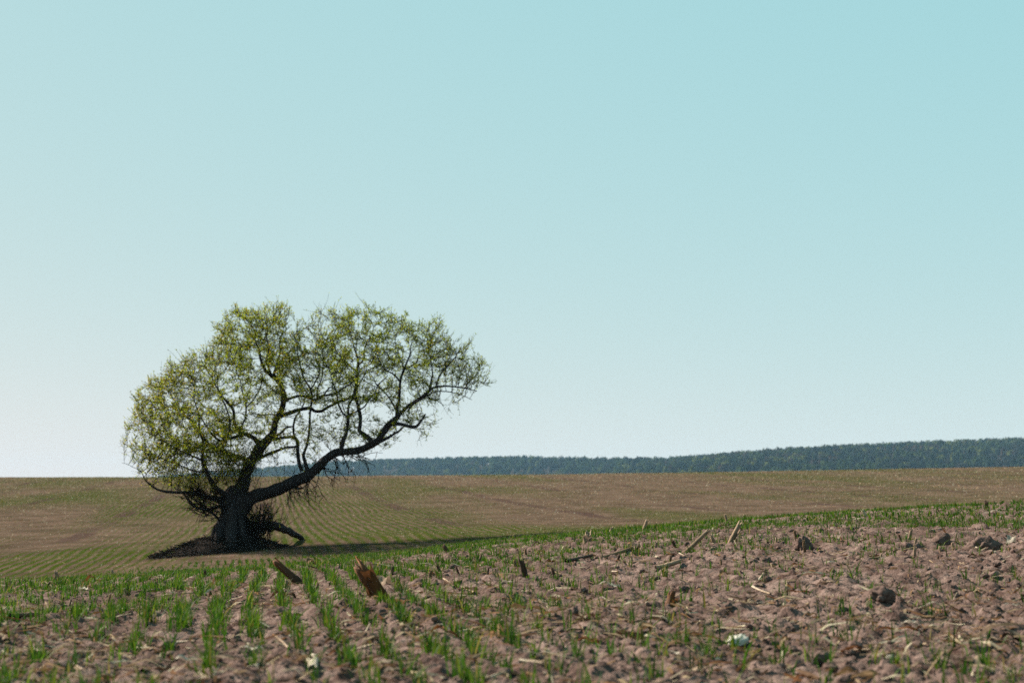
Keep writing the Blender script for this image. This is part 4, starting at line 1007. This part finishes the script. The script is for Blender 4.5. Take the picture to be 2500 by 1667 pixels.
# look-alikes strewn about: each one its own thing
g2 = np.random.default_rng(99)
def rnd_px(lo=1330, hi=1660, p=1.2, left=-60, right=2560):
    while True:
        px = g2.uniform(left, right); py = lo+(hi-lo)*g2.random()**p
        if py > np.interp(px, [0, 600, 1250, 1900, 2500], [1425, 1398, 1345, 1302, 1300]): return px, py
for k in range(70):
    px, py = rnd_px(); sc = np.interp(py, [1300, 1400, 1660], [.35, .6, 1.25])
    by(scrap(px, py, g2.uniform(35, 90)*sc, g2.uniform(7, 20)*sc, g2.uniform(-.7, .7)+(1.57 if g2.random() < .2 else 0), np.array([PALE, WHITE, PALE][k % 3])*g2.uniform(.7, 1.1), 'x', 'loose pale leaf scraps', g2.uniform(.05, .4)), ['small straw-coloured leaf scrap', 'small bleached white leaf scrap', 'small straw-coloured leaf scrap'][k % 3])
for k in range(55):
    px, py = rnd_px(); sc = np.interp(py, [1300, 1400, 1660], [.35, .6, 1.25])
    by(scrap(px, py, g2.uniform(35, 95)*sc, g2.uniform(8, 22)*sc, g2.uniform(-.7, .7), np.array([TAN, RUST, BROWN][k % 3])*g2.uniform(.7, 1.2), 'x', 'loose brown leaf scraps', g2.uniform(.05, .45)), ['small tan leaf scrap', 'small rust-red leaf scrap', 'small dark brown leaf scrap'][k % 3])
for k in range(50):
    px, py = rnd_px(); sc = np.interp(py, [1300, 1400, 1660], [.35, .6, 1.2]); a = g2.normal(0, .5); L = g2.uniform(22, 60)*sc
    by(stick(px-L/2*math.cos(a), py+L*.2*math.sin(a), px+L/2*math.cos(a), py-L*.2*math.sin(a), g2.uniform(4, 9)*sc, [PALE, TAN, WHITE, BROWN][k % 4], [PALE, TAN, PALE, TAN][k % 4], 'x', group='loose stem bits'), ['short pale stem bit', 'short tan stem bit', 'short white stem bit', 'short brown stem bit'][k % 4])
protos = [clod_mesh(3000+13*k, False, SOILC*g2.uniform(.8, 1.1), .75, .8) for k in range(8)]
for p_ in protos: p_.materials.append(M_clod)
for k in range(120):
    px, py = rnd_px(1310, 1667, 1.0, 500 if k % 4 else -60); b = ground_hit(px, py); s = g2.uniform(7, 17)*np.interp(py, [1300, 1660], [.45, 1.15])/2*b[1]/FPX*1.4
    o = bpy.data.objects.new('soil_clod', protos[k % 8]); COL.objects.link(o); o.location = (b[0], b[1], b[2]+s*.25); o.scale = (s, s*g2.uniform(.7, 1), s); o.rotation_euler = (g2.uniform(-.4, .4), g2.uniform(-.4, .4), g2.uniform(0, 6))
    tag(o, None, 'clod', 'small loose soil clods'); by(o, ['small rounded soil clod', 'small angular soil clod'][k % 2])
for k in range(46):                                    # tiny stubs in the far field and strip
    px = g2.uniform(-40, 2540); py = np.interp(px, [0, 600, 1250, 1900, 2500], [1432, 1402, 1350, 1310, 1305])+g2.uniform(0, 60)
    L = g2.uniform(8, 20); e_ = stub(px, py, px+g2.normal(0, 6), py-L, g2.uniform(5, 9), [BROWN, TAN, DARK][k % 3], [TAN, PALE, BROWN][k % 3], 'x'); by(e_, ['short brown broken-off stub', 'short tan broken-off stub', 'short dark broken-off stub'][k % 3]); e_['group'] = 'short broken-off stubs'

# ------------------------------------------------------------------ haze over the whole place
hv = np.array([(sx*3150, sy*3150, z) for z in (-8, 98) for sy in (-1, 1) for sx in (-1, 1)], float)
hq = [(0, 2, 3, 1), (4, 5, 7, 6), (0, 1, 5, 4), (2, 6, 7, 3), (0, 4, 6, 2), (1, 3, 7, 5)]
hm = NT('haze_air'); pv = hm.n('VolumePrincipled'); pv.inputs['Color'].default_value = (0.40, 0.70, 1.0, 1); pv.inputs['Density'].default_value = 0.00007; pv.inputs['Anisotropy'].default_value = 0.0
hm.l(pv.outputs[0], hm.out.inputs['Volume'])
tag(mk_obj('haze', mk_mesh('haze', hv, None, hq), hm.m), kind='stuff')
